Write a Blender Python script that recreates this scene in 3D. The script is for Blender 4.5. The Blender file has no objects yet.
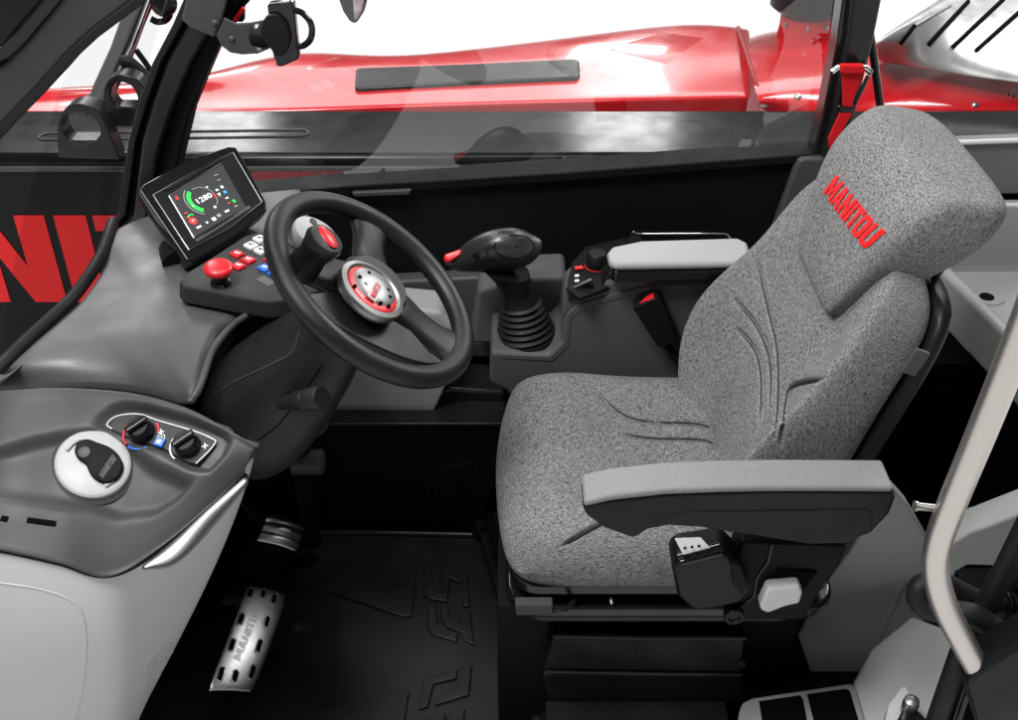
import bpy, bmesh, math, random
from mathutils import Vector as V, Matrix, noise
from mathutils.bvhtree import BVHTree
random.seed(7)
sc = bpy.context.scene
COL = sc.collection
# ------------------------------------------------------------------ camera
FPX, CX, CY = 1091.0, 509.0, 360.0            # focal length and centre in photo pixels
TH = math.radians(35)
CS, SN = math.cos(TH), math.sin(TH)
CAM = V((0, 0, 1.7))
RX, UP, FW = V((1, 0, 0)), V((0, SN, CS)), V((0, CS, -SN))
def ray(px, py): return RX*((px-CX)/FPX) + UP*((CY-py)/FPX) + FW
def P(px, py, x=None, y=None, z=None, d=None, pl=None):
    """3-D point on a plane of the place (x, y or z constant, a depth, or (point, normal)) seen at a photo pixel"""
    r = ray(px, py)
    if d is None:
        if y is not None: d = (y-CAM.y)/r.y
        elif z is not None: d = (z-CAM.z)/r.z
        elif x is not None: d = (x-CAM.x)/r.x
        else: d = (pl[0]-CAM).dot(pl[1])/r.dot(pl[1])
    return CAM + r*d
cam = bpy.data.cameras.new('camera'); co = bpy.data.objects.new('camera', cam); COL.objects.link(co)
co.location = CAM; co.rotation_euler = (math.radians(90)-TH, 0, 0)
cam.sensor_width = 36; cam.lens = 36*FPX/1018; cam.clip_end = 200; cam.clip_start = .02
sc.camera = co
# ------------------------------------------------------------------ materials
def newmat(name):
    m = bpy.data.materials.new(name); m.use_nodes = True
    nt = m.node_tree; b = nt.nodes['Principled BSDF']
    return m, nt, b
def mat(name, col, rough=.5, metal=0, spec=.5, coat=0, grain=0, gscale=900, var=.0, vscale=6, emit=0, rvar=.08):
    m, nt, b = newmat(name)
    c = (col, col, col, 1) if isinstance(col, (int, float)) else (*col, 1)
    b.inputs['Base Color'].default_value = c
    b.inputs['Roughness'].default_value = rough; b.inputs['Metallic'].default_value = metal
    b.inputs['Specular IOR Level'].default_value = spec; b.inputs['Coat Weight'].default_value = coat
    b.inputs['Coat Roughness'].default_value = .06
    tc = nt.nodes.new('ShaderNodeTexCoord')
    if emit:
        b.inputs['Emission Color'].default_value = c; b.inputs['Emission Strength'].default_value = emit
    if rvar:
        n = nt.nodes.new('ShaderNodeTexNoise'); n.inputs['Scale'].default_value = 14; n.inputs['Detail'].default_value = 6
        nt.links.new(tc.outputs['Object'], n.inputs['Vector'])
        mr = nt.nodes.new('ShaderNodeMapRange'); mr.inputs[1].default_value = .3; mr.inputs[2].default_value = .7
        mr.inputs[3].default_value = max(.02, rough-rvar); mr.inputs[4].default_value = min(1, rough+rvar)
        nt.links.new(n.outputs['Fac'], mr.inputs[0]); nt.links.new(mr.outputs[0], b.inputs['Roughness'])
    if var:
        n = nt.nodes.new('ShaderNodeTexNoise'); n.inputs['Scale'].default_value = vscale; n.inputs['Detail'].default_value = 8
        nt.links.new(tc.outputs['Object'], n.inputs['Vector'])
        mx = nt.nodes.new('ShaderNodeMix'); mx.data_type = 'RGBA'
        mx.inputs[6].default_value = tuple(v*(1-var) for v in c[:3])+(1,); mx.inputs[7].default_value = tuple(min(1, v*(1+var)) for v in c[:3])+(1,)
        nt.links.new(n.outputs['Fac'], mx.inputs[0]); nt.links.new(mx.outputs[2], b.inputs['Base Color'])
    if grain:
        n = nt.nodes.new('ShaderNodeTexNoise'); n.inputs['Scale'].default_value = gscale; n.inputs['Detail'].default_value = 2
        nt.links.new(tc.outputs['Object'], n.inputs['Vector'])
        bp = nt.nodes.new('ShaderNodeBump'); bp.inputs['Strength'].default_value = grain; bp.inputs['Distance'].default_value = .0006
        nt.links.new(n.outputs['Fac'], bp.inputs['Height']); nt.links.new(bp.outputs[0], b.inputs['Normal'])
    return m
def fabric(name, dark, light, tilt=0.0):
    """heathered woven cloth: long thin threads running both ways of the weave, light and dark yarn mixed"""
    m, nt, b = newmat(name)
    tc = nt.nodes.new('ShaderNodeTexCoord')
    rot = nt.nodes.new('ShaderNodeMapping'); rot.inputs['Rotation'].default_value = (0, tilt, 0)
    nt.links.new(tc.outputs['Object'], rot.inputs[0])
    def ad(a, c, op):
        k = nt.nodes.new('ShaderNodeMath'); k.operation = op; nt.links.new(a, k.inputs[0])
        if isinstance(c, float): k.inputs[1].default_value = c
        else: nt.links.new(c, k.inputs[1])
        return k.outputs[0]
    outs = []
    for sx, sy, sz in ((150, 860, 760), (860, 140, 860), (760, 860, 150)):
        mp = nt.nodes.new('ShaderNodeMapping'); mp.inputs['Scale'].default_value = (sx, sy, sz)
        n = nt.nodes.new('ShaderNodeTexNoise'); n.inputs['Scale'].default_value = 1; n.inputs['Detail'].default_value = 1; n.inputs['Roughness'].default_value = .6
        nt.links.new(rot.outputs[0], mp.inputs[0]); nt.links.new(mp.outputs[0], n.inputs['Vector']); outs.append(n.outputs['Fac'])
    along = outs[2] if tilt else outs[0]
    s = ad(ad(along, outs[1], 'ADD'), .5, 'MULTIPLY')
    big = nt.nodes.new('ShaderNodeTexNoise'); big.inputs['Scale'].default_value = 9; big.inputs['Detail'].default_value = 4
    nt.links.new(tc.outputs['Object'], big.inputs['Vector'])
    s2 = ad(s, ad(ad(big.outputs['Fac'], .5, 'SUBTRACT'), .07, 'MULTIPLY'), 'ADD')
    cr = nt.nodes.new('ShaderNodeValToRGB'); e = cr.color_ramp.elements
    e[0].position = .34; e[0].color = (dark, dark, dark, 1); e[1].position = .68; e[1].color = (light, light, light*.99, 1)
    nt.links.new(s2, cr.inputs[0]); nt.links.new(cr.outputs[0], b.inputs['Base Color'])
    b.inputs['Roughness'].default_value = .95; b.inputs['Specular IOR Level'].default_value = .08
    bp = nt.nodes.new('ShaderNodeBump'); bp.inputs['Strength'].default_value = .4; bp.inputs['Distance'].default_value = .0008
    nt.links.new(s, bp.inputs['Height']); nt.links.new(bp.outputs[0], b.inputs['Normal'])
    return m
def glass(name, tint, refl, haze=0.0, hazecol=.5, graze=.7):
    m, nt, b = newmat(name)
    nt.nodes.remove(b); out = nt.nodes['Material Output']
    tr = nt.nodes.new('ShaderNodeBsdfTransparent'); tr.inputs[0].default_value = (*tint, 1)
    gl = nt.nodes.new('ShaderNodeBsdfGlossy'); gl.inputs['Roughness'].default_value = .015
    lw = nt.nodes.new('ShaderNodeLayerWeight'); lw.inputs['Blend'].default_value = .5
    pw = nt.nodes.new('ShaderNodeMath'); pw.operation = 'POWER'; pw.inputs[1].default_value = 5; nt.links.new(lw.outputs['Facing'], pw.inputs[0])
    fr = nt.nodes.new('ShaderNodeMath'); fr.operation = 'MULTIPLY_ADD'; fr.inputs[1].default_value = graze; fr.inputs[2].default_value = refl; nt.links.new(pw.outputs[0], fr.inputs[0])
    mx = nt.nodes.new('ShaderNodeMixShader')
    nt.links.new(fr.outputs[0], mx.inputs[0]); nt.links.new(tr.outputs[0], mx.inputs[1]); nt.links.new(gl.outputs[0], mx.inputs[2])
    last = mx.outputs[0]
    if haze:
        df = nt.nodes.new('ShaderNodeBsdfDiffuse'); df.inputs[0].default_value = (hazecol, hazecol, hazecol, 1)
        m2 = nt.nodes.new('ShaderNodeMixShader'); m2.inputs[0].default_value = haze
        nt.links.new(last, m2.inputs[1]); nt.links.new(df.outputs[0], m2.inputs[2]); last = m2.outputs[0]
    nt.links.new(last, out.inputs['Surface'])
    return m
M = dict(
    cloth = fabric('grey_heather_seat_cloth', .012, .27), fabric = fabric('grey_heather_back_cloth', .012, .295, math.radians(-20)),
    seam_shade = mat('dark_seam_shade', .045, .9, spec=.1),  # dark seam lines, the shade of the cloth creases is in their colour
    dash = mat('dark_grey_soft_plastic', .070, .42, spec=.4, grain=.35, gscale=420, var=.10),
    dash2 = mat('dark_grey_hard_plastic', .045, .5, spec=.3, grain=.3, gscale=700, var=.08),
    panel = mat('light_grey_panel_plastic', (.50, .50, .495), .5, spec=.2, grain=.25, gscale=900, var=.04),
    trim = mat('mid_grey_trim_plastic', (.24, .24, .236), .5, spec=.25, grain=.3, gscale=800, var=.06),
    cons = mat('charcoal_console_plastic', .038, .55, spec=.2, grain=.35, gscale=800, var=.08),
    black = mat('black_plastic', .006, .42, spec=.16, grain=.3, gscale=900, var=.15),
    gloss = mat('gloss_black_plastic', .006, .16, spec=.35, rvar=.05),
    matt = mat('matt_black_trim', .005, .6, spec=.10, grain=.3, gscale=500, var=.2),
    rubber = mat('black_rubber', .008, .55, spec=.2, grain=.2, gscale=600, var=.15),
    wheel = mat('steering_wheel_rubber', .008, .40, spec=.30, grain=.4, gscale=1000, var=.12),
    pillar = mat('pillar_black_paint', .007, .30, spec=.3, rvar=.1),
    steelblk = mat('black_painted_steel', .010, .30, spec=.3, var=.2, rvar=.1),
    reflection_red = mat('dark_red_reflection', (.07, .003, .005), .6, spec=.05, var=.1),  # red reflection of the side pane, put into the colour of an added bar
    boom = mat('boom_black_paint', .006, .18, spec=.12, var=.1, vscale=9, rvar=.04),
    red = mat('red_bonnet_paint', (.60, .008, .014), .22, spec=.6, coat=1.0, var=.05, vscale=3),
    redtxt = mat('red_lettering', (.62, .012, .014), .5, spec=.2, var=.04),
    redpl = mat('red_plastic', (.62, .012, .018), .3, spec=.5, var=.05),
    belt = mat('red_webbing', (.50, .010, .014), .8, spec=.1, grain=.6, gscale=600),
    blue = mat('blue_plastic', (.02, .14, .60), .4, var=.05),
    white = mat('white_print', (.78, .78, .78), .5, spec=.2, rvar=.03),
    silver = mat('silver_satin_metal', (.34, .34, .335), .38, metal=1, rvar=.03),
    strip = mat('satin_trim_strip', (.17, .165, .165), .40, metal=1, rvar=.04),
    chrome = mat('chrome_metal', (.80, .80, .80), .10, metal=1, rvar=.04),
    pedal = mat('brushed_pedal_steel', (.66, .66, .66), .30, metal=1, rvar=.02),
    tube = mat('satin_steel_tube', (.50, .465, .44), .36, metal=1, spec=.6, rvar=.02),
    cowl = mat('silver_cowl_paint', (.46, .455, .45), .32, metal=.6, rvar=.08),
    ring = mat('pale_grey_vent_plastic', (.36, .36, .355), .4, spec=.3, grain=.2),
    armpad = mat('pale_grey_vinyl', (.175, .175, .172), .6, spec=.25, grain=1.0, gscale=260, var=.28, vscale=300),
    arch = mat('pale_grey_arch_plastic', (.42, .42, .415), .5, spec=.25, grain=.3, gscale=800, var=.06),
    console = mat('console_grey_plastic', .072, .55, spec=.2, grain=.35, gscale=800, var=.08),
    shroud = mat('column_shroud_plastic', .016, .48, spec=.25, grain=.3, gscale=800, var=.08),
    grip = mat('joystick_grip_plastic', .012, .36, spec=.45, grain=.4, gscale=700, var=.1),
    lid = mat('pale_grey_lid_plastic', (.27, .27, .265), .45, spec=.3, grain=.3, var=.04),
    floor = mat('dark_cab_floor', .006, .5, spec=.2, grain=.3, gscale=400, var=.2),
    mat_ = mat('black_rubber_mat', .0105, .36, spec=.5, grain=.35, gscale=500, var=.2),
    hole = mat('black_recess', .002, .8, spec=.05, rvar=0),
    screen = mat('screen_grey', (.035, .036, .037), .25, spec=.4, emit=.5, rvar=0),
    s_white = mat('screen_white', (.8, .8, .8), .4, emit=.8, rvar=0),
    s_green = mat('screen_green', (.02, .72, .06), .4, emit=.9, rvar=0),
    s_red = mat('screen_red', (.75, .03, .03), .4, emit=.6, rvar=0),
    s_blue = mat('screen_blue', (.05, .25, .8), .4, emit=.7, rvar=0),
    s_grey = mat('screen_mid_grey', (.25, .25, .25), .4, emit=.4, rvar=0),
    glass = glass('side_window_glass', (1, 1, 1), .09, .006, .6),
    wind = glass('windscreen_glass', (.80, .80, .805), .006, .0, .5, .03),
)
# ------------------------------------------------------------------ object helpers
def tag(o, label, cat, group=None):
    o['label'] = label; o['category'] = cat
    if group: o['group'] = group
    return o
def empty(name, loc, label, cat, group=None):
    o = bpy.data.objects.new(name, None); COL.objects.link(o); o.location = loc
    o.empty_display_size = .05
    return tag(o, label, cat, group)
def origin(o):
    v = V((0, 0, 0))
    while o is not None: v = v + o.location; o = o.parent
    return v
def mk(name, bm, m, parent=None, smooth=True, bevel=0, seg=2, sub=0, solid=0, soff=-1, label=None):
    """one linked mesh object; world-space vertices, origin moved to the base of the piece"""
    bmesh.ops.remove_doubles(bm, verts=bm.verts, dist=1e-6)
    bmesh.ops.recalc_face_normals(bm, faces=bm.faces)
    xs = [v.co for v in bm.verts]
    lo = V((min(c.x for c in xs), min(c.y for c in xs), min(c.z for c in xs))); hi = V((max(c.x for c in xs), max(c.y for c in xs), max(c.z for c in xs)))
    o0 = V(((lo.x+hi.x)/2, (lo.y+hi.y)/2, lo.z))
    bmesh.ops.translate(bm, verts=bm.verts, vec=-o0)
    me = bpy.data.meshes.new(name); bm.to_mesh(me); bm.free()
    if smooth:
        for p in me.polygons: p.use_smooth = True
        if not sub and not bevel: me.set_sharp_from_angle(angle=math.radians(38))
    me.materials.append(m)
    o = bpy.data.objects.new(name, me); COL.objects.link(o)
    if parent is None: o.location = o0
    else: o.parent = parent; o.location = o0 - origin(parent)
    if solid:
        s = o.modifiers.new('thick', 'SOLIDIFY'); s.thickness = solid; s.offset = soff
    if bevel:
        b = o.modifiers.new('bevel', 'BEVEL'); b.width = bevel; b.segments = seg; b.limit_method = 'ANGLE'; b.angle_limit = math.radians(32); b.harden_normals = True
    if sub:
        s = o.modifiers.new('sub', 'SUBSURF'); s.levels = sub; s.render_levels = sub
    if label: o['label'] = label
    return o
def struct(o): o['kind'] = 'structure'; return o
def bmn(): return bmesh.new()
def grid(bm, rows, closed=False):
    vs = [[bm.verts.new(p) for p in r] for r in rows]
    for i in range(len(vs)-1):
        n = len(vs[i])
        for j in range(n if closed else n-1):
            bm.faces.new((vs[i][j], vs[i][(j+1) % n], vs[i+1][(j+1) % n], vs[i+1][j]))
    return vs
def loft(bm, rings, cap=True):
    vs = grid(bm, rings, True)
    if cap: bm.faces.new(vs[0]); bm.faces.new(list(reversed(vs[-1])))
    return bm
def prism(bm, pts, off):
    """outline pts pushed through the vector off"""
    off = V(off); a = [bm.verts.new(p) for p in pts]; b = [bm.verts.new(V(p)+off) for p in pts]
    bm.faces.new(a); bm.faces.new(list(reversed(b)))
    for i in range(len(a)):
        j = (i+1) % len(a); bm.faces.new((a[i], a[j], b[j], b[i]))
    return bm
def box(bm, lo, hi):
    lo, hi = V(lo), V(hi)
    return prism(bm, [(lo.x, lo.y, lo.z), (hi.x, lo.y, lo.z), (hi.x, hi.y, lo.z), (lo.x, hi.y, lo.z)], (0, 0, hi.z-lo.z))
def obox(bm, c, ux, uy, uz, hx, hy, hz):
    """box round c with half sizes along three axes"""
    c = V(c); return prism(bm, [c+ux*a*hx+uy*b*hy-uz*hz for a, b in ((-1, -1), (1, -1), (1, 1), (-1, 1))], uz*2*hz)
def cat(pts, n=6, closed=False):
    """Catmull-Rom through the points"""
    out = []; k = len(pts); pts = [V(p) for p in pts]
    for i in range(k if closed else k-1):
        p0 = pts[(i-1) % k] if closed or i else pts[0]*2-pts[1]
        p1, p2 = pts[i], pts[(i+1) % k]
        p3 = pts[(i+2) % k] if closed or i+2 < k else p2*2-p1
        for j in range(n):
            t = j/n
            out.append(.5*((2*p1)+(p2-p0)*t+(2*p0-5*p1+4*p2-p3)*t*t+(3*p1-p0-3*p2+p3)*t**3))
    if not closed: out.append(pts[-1])
    return out
def tube(bm, pts, r, k=12, closed=False, flat=None):
    """swept round bar; r a number or one per point; flat=(axis, factor) squashes the section"""
    pts = [V(p) for p in pts]; n = len(pts); rr = r if isinstance(r, (list, tuple)) else [r]*n
    t0 = (pts[1]-pts[0]).normalized(); a = t0.orthogonal().normalized(); rings = []
    for i in range(n):
        if closed: t = (pts[(i+1) % n]-pts[i-1]).normalized()
        else: t = (pts[min(i+1, n-1)]-pts[max(i-1, 0)]).normalized()
        a = (a-t*a.dot(t)).normalized(); b = t.cross(a)
        ring = []
        for j in range(k):
            w = 2*math.pi*j/k; v = (a*math.cos(w)+b*math.sin(w))*rr[i]
            if flat: v = v-flat[0]*v.dot(flat[0])*(1-flat[1])
            ring.append(pts[i]+v)
        rings.append(ring)
    if closed: rings.append(rings[0]); grid(bm, rings, True)
    else: loft(bm, rings)
    return bm
def frame(n):
    n = V(n).normalized(); a = n.orthogonal().normalized(); return a, n.cross(a), n
def lathe(bm, c, axis, prof, k=32, cap=True, sx=1, sy=1, xdir=None):
    """profile [(radius, height)] round an axis"""
    c = V(c); n = V(axis).normalized()
    a = (V(xdir)-n*V(xdir).dot(n)).normalized() if xdir is not None else n.orthogonal().normalized(); b = n.cross(a)
    rings = [[c+a*(r*sx*math.cos(2*math.pi*j/k))+b*(r*sy*math.sin(2*math.pi*j/k))+n*h for j in range(k)] for r, h in prof]
    return loft(bm, rings, cap)
def sering(c, u, v, a, b, n=2.6, k=20):
    out = []
    for j in range(k):
        w = 2*math.pi*j/k; cw, sw = math.cos(w), math.sin(w)
        out.append(V(c)+u*(a*math.copysign(abs(cw)**(2/n), cw))+v*(b*math.copysign(abs(sw)**(2/n), sw)))
    return out
def bvh(o):
    dg = bpy.context.evaluated_depsgraph_get(); dg.update()
    e = o.evaluated_get(dg); me = e.to_mesh(); off = origin(o)
    t = BVHTree.FromPolygons([v.co+off for v in me.vertices], [list(p.vertices) for p in me.polygons]); e.to_mesh_clear()
    return t
def hit(t, px, py):
    r = ray(px, py).normalized(); loc, n, i, d = t.ray_cast(CAM, r)
    if loc is None: return None, None
    if n.dot(r) > 0: n = -n
    return loc, n
HEAVY = {
 'M': (1.3, [[(0, 0), (0, 1), (.31, 1), (.5, .45), (.69, 1), (1, 1), (1, 0), (.75, 0), (.75, .62), (.60, .12), (.40, .12), (.25, .62), (.25, 0)]]),
 'A': (1.05, [[(0, 0), (.30, 1), (.5, 1), (.5, .72), (.41, .38), (.5, .38), (.5, .2), (.36, .2), (.31, 0)], [(1, 0), (.69, 0), (.64, .2), (.5, .2), (.5, .38), (.59, .38), (.5, .72), (.5, 1), (.70, 1)]]),
 'N': (1.05, [[(0, 0), (0, 1), (.33, 1), (.68, .42), (.68, 1), (1, 1), (1, 0), (.67, 0), (.32, .58), (.32, 0)]]),
 'I': (.36, [[(0, 0), (0, 1), (1, 1), (1, 0)]]),
 'T': (.85, [[(0, 1), (0, .79), (.31, .79), (.31, 0), (.69, 0), (.69, .79), (1, .79), (1, 1)]]),
 'O': (1.0, [[(.5, 0), (.2, .0), (.05, .08), (0, .2), (0, .8), (.05, .92), (.2, 1), (.5, 1), (.5, .8), (.40, .8), (.34, .72), (.34, .28), (.40, .2), (.5, .2)], [(.5, 0), (.5, .2), (.60, .2), (.66, .28), (.66, .72), (.60, .8), (.5, .8), (.5, 1), (.8, 1), (.95, .92), (1, .8), (1, .2), (.95, .08), (.8, 0)]]),
 'U': (1.0, [[(0, 1), (0, .2), (.05, .08), (.2, 0), (.8, 0), (.95, .08), (1, .2), (1, 1), (.66, 1), (.66, .28), (.60, .2), (.40, .2), (.34, .28), (.34, 1)]]),
}
def heavymesh(body):
    bm = bmesh.new(); x = 0; tot = sum(HEAVY[c][0] for c in body)+.10*(len(body)-1)
    for c in body:
        w, ps = HEAVY[c]
        for p in ps: bm.faces.new([bm.verts.new(((x+a*w)/tot, b, 0)) for a, b in p])
        x += w+.10
    return bm
def textmesh(body, bold=.0, res=3):
    cu = bpy.data.curves.new('lettering', 'FONT'); cu.body = body; cu.offset = bold; cu.resolution_u = res
    o = bpy.data.objects.new('lettering', cu); COL.objects.link(o)
    dg = bpy.context.evaluated_depsgraph_get(); dg.update()
    me = bpy.data.meshes.new_from_object(o.evaluated_get(dg))
    bpy.data.objects.remove(o); bpy.data.curves.remove(cu)
    bm = bmesh.new(); bm.from_mesh(me); bpy.data.meshes.remove(me)
    bmesh.ops.remove_doubles(bm, verts=bm.verts, dist=1e-5)
    xs = [v.co.x for v in bm.verts]; ys = [v.co.y for v in bm.verts]
    for v in bm.verts:
        v.co.x = (v.co.x-min(xs))/(max(xs)-min(xs)); v.co.y = (v.co.y-min(ys))/(max(ys)-min(ys))
    return bm
def lettering(name, body, o, ex, ey, m, parent, thick=.0012, bold=.03, onto=None, cuts=0, heavy=True):
    """writing laid on a plane: o lower left corner, ex full width, ey full height"""
    bm = heavymesh(body) if heavy and all(c in HEAVY for c in body) else textmesh(body, bold); o, ex, ey = V(o), V(ex), V(ey); n = ex.cross(ey).normalized()
    for f in bm.faces: f.normal_update()
    if cuts:
        bmesh.ops.triangulate(bm, faces=bm.faces[:])
        bmesh.ops.subdivide_edges(bm, edges=bm.edges[:], cuts=cuts, use_grid_fill=True)
    for v in bm.verts:
        p = o+ex*v.co.x+ey*v.co.y
        if onto is not None:
            loc, nn, i, d = onto.ray_cast(p+n*.05, -n)
            if loc is not None: p = loc+n*.0008
        v.co = p
    r = bmesh.ops.extrude_face_region(bm, geom=bm.faces[:])
    bmesh.ops.translate(bm, verts=[g for g in r['geom'] if isinstance(g, bmesh.types.BMVert)], vec=n*thick)
    return mk(name, bm, m, parent, smooth=False)
def engrave(o, lines, level=4):
    """press soft grooves into a subdivided cushion: (pixel polyline, depth, half width in pixels)"""
    for md in o.modifiers:
        if md.type == 'SUBSURF': md.levels = level
    dg = bpy.context.evaluated_depsgraph_get(); dg.update()
    me = bpy.data.meshes.new_from_object(o.evaluated_get(dg)); off = origin(o)
    o.modifiers.clear(); old = o.data; o.data = me
    ls = [([(a.x, a.y) for a in cat([V((p[0], p[1], 0)) for p in pix], 5)], dep, w) for pix, dep, w in lines]
    nrm = [v.normal.copy() for v in me.vertices]; bx = [(min(a for a, b in l)-9, max(a for a, b in l)+9, min(b for a, b in l)-9, max(b for a, b in l)+9) for l, d, w in ls]
    for v, nn in zip(me.vertices, nrm):
        p = v.co+off
        if nn.dot(p-CAM) > 0: continue
        x, y = proj(p); mv = 0
        for (l, dep, w), (xa, xb, ya, yb) in zip(ls, bx):
            if not (xa < x < xb and ya < y < yb): continue
            best = 1e9; k = 0
            for i in range(len(l)-1):
                (x1, y1), (x2, y2) = l[i], l[i+1]; L = (x2-x1)**2+(y2-y1)**2
                t = max(0, min(1, ((x-x1)*(x2-x1)+(y-y1)*(y2-y1))/L)) if L else 0
                q = math.hypot(x-x1-t*(x2-x1), y-y1-t*(y2-y1))
                if q < best: best = q; k = (i+t)/(len(l)-1)
            if best < w: mv = min(mv, -dep*sm(1-best/w)*min(1, 6*min(k, 1-k)+.2))
        if mv: v.co += nn*mv
    for p in me.polygons: p.use_smooth = True
def onpath(t, pix, lift=0.0, n=6):
    pts = []
    for a in cat([V((p[0], p[1], 0)) for p in pix], n):
        loc, nn = hit(t, a.x, a.y)
        if loc is not None: pts.append(loc+nn*lift)
    return pts
def sm(t): return t*t*(3-2*t)
def lerp(a, b, t): return a+(b-a)*t
def interp(tab, s):
    for (a, va), (b, vb) in zip(tab, tab[1:]):
        if s <= b: return lerp(va, vb, 0 if b == a else max(0, (s-a)/(b-a)))
    return tab[-1][1]

def proj(p):
    q = V(p)-CAM; d = q.dot(FW); return CX+q.dot(RX)/d*FPX, CY-q.dot(UP)/d*FPX
def sdist(x, y, poly):
    """distance to a pixel outline, positive inside"""
    best = 1e9; ins = False; n = len(poly)
    for i in range(n):
        (x1, y1), (x2, y2) = poly[i], poly[(i+1) % n]
        L = (x2-x1)**2+(y2-y1)**2; t = max(0, min(1, ((x-x1)*(x2-x1)+(y-y1)*(y2-y1))/L)) if L else 0
        best = min(best, math.hypot(x-x1-t*(x2-x1), y-y1-t*(y2-y1)))
        if (y1 > y) != (y2 > y) and x < (x2-x1)*(y-y1)/(y2-y1)+x1: ins = not ins
    return best if ins else -best
def dense(rows, nu, nv):
    """finer grid through a coarse one (smooth both ways)"""
    a = [cat(r, nu) for r in rows]; cols = list(zip(*a)); b = [cat(list(c), nv) for c in cols]
    return [list(r) for r in zip(*b)]
def emboss(rows, n, items, soft=2):
    """push grid points along n inside pixel outlines: (outline, depth, falloff in pixels)"""
    n = V(n).normalized(); D = []
    for r in rows:
        row = []
        for p in r:
            x, y = proj(p); v = 0
            for poly, dep, fall in items:
                q = sdist(x, y, poly)/fall
                if q > 0: v += dep*sm(min(1, q))
            row.append(v)
        D.append(row)
    for _ in range(soft):
        D = [[(4*D[i][j]+D[max(i-1, 0)][j]+D[min(i+1, len(D)-1)][j]+D[i][max(j-1, 0)]+D[i][min(j+1, len(D[0])-1)])/8 for j in range(len(D[0]))] for i in range(len(D))]
    for r, q in zip(rows, D):
        for p, v in zip(r, q): p += n*v
    return rows
# ================================================================== OPERATOR SEAT
seat = empty('operator_seat', (.25, 1.45, .24), 'grey heather cloth driver seat with a tall headrest and one armrest', 'seat')
def cushion():
    bm = bmn(); rings = []
    #      y      top    low    xf     inset
    tab = [(1.198, .448, .428, .030, .02), (1.204, .478, .421, .012, .008), (1.228, .502, .418, -.004, 0), (1.275, .509, .418, -.014, 0), (1.36, .500, .418, -.022, 0),
           (1.45, .496, .418, -.025, 0), (1.54, .500, .418, -.020, 0), (1.625, .510, .418, -.006, 0), (1.672, .503, .418, .008, 0), (1.694, .480, .421, .025, .008), (1.699, .448, .428, .045, .02)]
    for y, zt, zb, xf, ins in tab:
        t = zt-.5
        pr = [(xf+.035, zb), (xf+.008, zb+.012), (xf-.002, zb+.035), (xf+.006, zt-.022), (xf+.035, zt-.003), (xf+.10, zt+.004), (.17, zt-.004), (.26, zt-.010), (.36, zt-.010), (.44, zt-.006), (.50-ins, zt-.012), (.505-ins, zt-.05), (.50-ins, zb), (.3, zb), (.15, zb)]
        rings.append([V((x, y, z)) for x, z in pr])
    return loft(bm, rings)
cush = mk('seat_cushion', cushion(), M['cloth'], seat, sub=2)
BA = V((math.sin(math.radians(20)), 0, math.cos(math.radians(20)))); BN = V((-BA.z, 0, BA.x)); B0 = V((.345, 1.45, .45)); YY = V((0, 1, 0))
def back_ring(s, w, bol, d0, d1):
    """one level of the backrest: wings stand bol in front of the hollow, d0 fore, d1 aft"""
    half = [(0, 0), (.32, .0), (.54, .06), (.72, .40), (.86, .84), (.915, .98), (.94, 1.0), (.962, .96), (1.0, .45)]
    pts = [(f*w, d0+b*bol) for f, b in half] + [(1.0*w, (d0+d1)*.5), (.97*w, d1*.92), (.75*w, d1), (.35*w, d1)]
    full = [(-y, d) for y, d in reversed(pts[1:])] + pts
    return [B0+BA*s+YY*y+BN*d for y, d in full]
WT = [(-.04, .14), (0, .160), (.06, .203), (.12, .236), (.18, .246), (.26, .238), (.34, .226), (.40, .222), (.47, .214), (.52, .175), (.545, .12)]
BT = [(-.04, .02), (0, .032), (.06, .058), (.12, .078), (.20, .078), (.27, .058), (.34, .034), (.48, .014), (.545, .0)]
def backrest():
    rings = []
    for s in (-.04, 0, .05, .10, .16, .22, .28, .34, .40, .45, .49, .52, .54):
        d1 = -.085 if s < .5 else -.085+.04*(s-.5)/.04
        rings.append(back_ring(s, interp(WT, s), interp(BT, s), 0 if s < .5 else -.012*(s-.5)/.04, d1))
    return loft(bmn(), rings)
back = mk('seat_backrest', backrest(), M['fabric'], seat, sub=2)
def shell():
    rings = []
    for s in (-.06, 0, .06, .14, .22, .30, .38, .44, .49, .52):
        w = interp(WT, s)+.004; n = 26
        ring = []
        for j in range(n):
            a = 2*math.pi*j/n; ca, sa = math.cos(a), math.sin(a)
            ring.append(B0+BA*s+YY*(w*math.copysign(abs(ca)**.55, ca))+BN*(-.092+.022*math.copysign(abs(sa)**.7, sa)))
        rings.append(ring)
    return loft(bmn(), rings)
shl = mk('back_shell', shell(), M['black'], seat, sub=1)
b_ = bmn(); q = P(912, 362, y=1.206)
obox(b_, q+V((.004, 0, 0)), BA, BN, YY, .020, .011, .004); mk('shell_clip', b_, M['dash2'], shl, bevel=.002)
def headrest():
    rings = []
    #      s     w     fwd    aft
    tab = [(.400, .094, .014, -.006), (.405, .104, .026, -.012), (.45, .128, .034, -.040), (.50, .150, .040, -.070), (.54, .164, .044, -.096), (.575, .172, .042, -.110),
           (.606, .174, .036, -.116), (.628, .174, .026, -.114), (.642, .170, .014, -.102), (.651, .152, -.006, -.082)]
    for s, w, f, a in tab:
        c = B0+BA*s+BN*((f+a)/2); rings.append([p+BA*(.20*(f-(p-B0).dot(BN))) for p in sering(c, YY, BN, w, (f-a)/2, 5.5 if s < .56 else lerp(5.5, 3.6, (s-.56)/.09), 32)])
    return loft(bmn(), rings)
head = mk('headrest', headrest(), M['fabric'], seat, sub=2)
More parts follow.
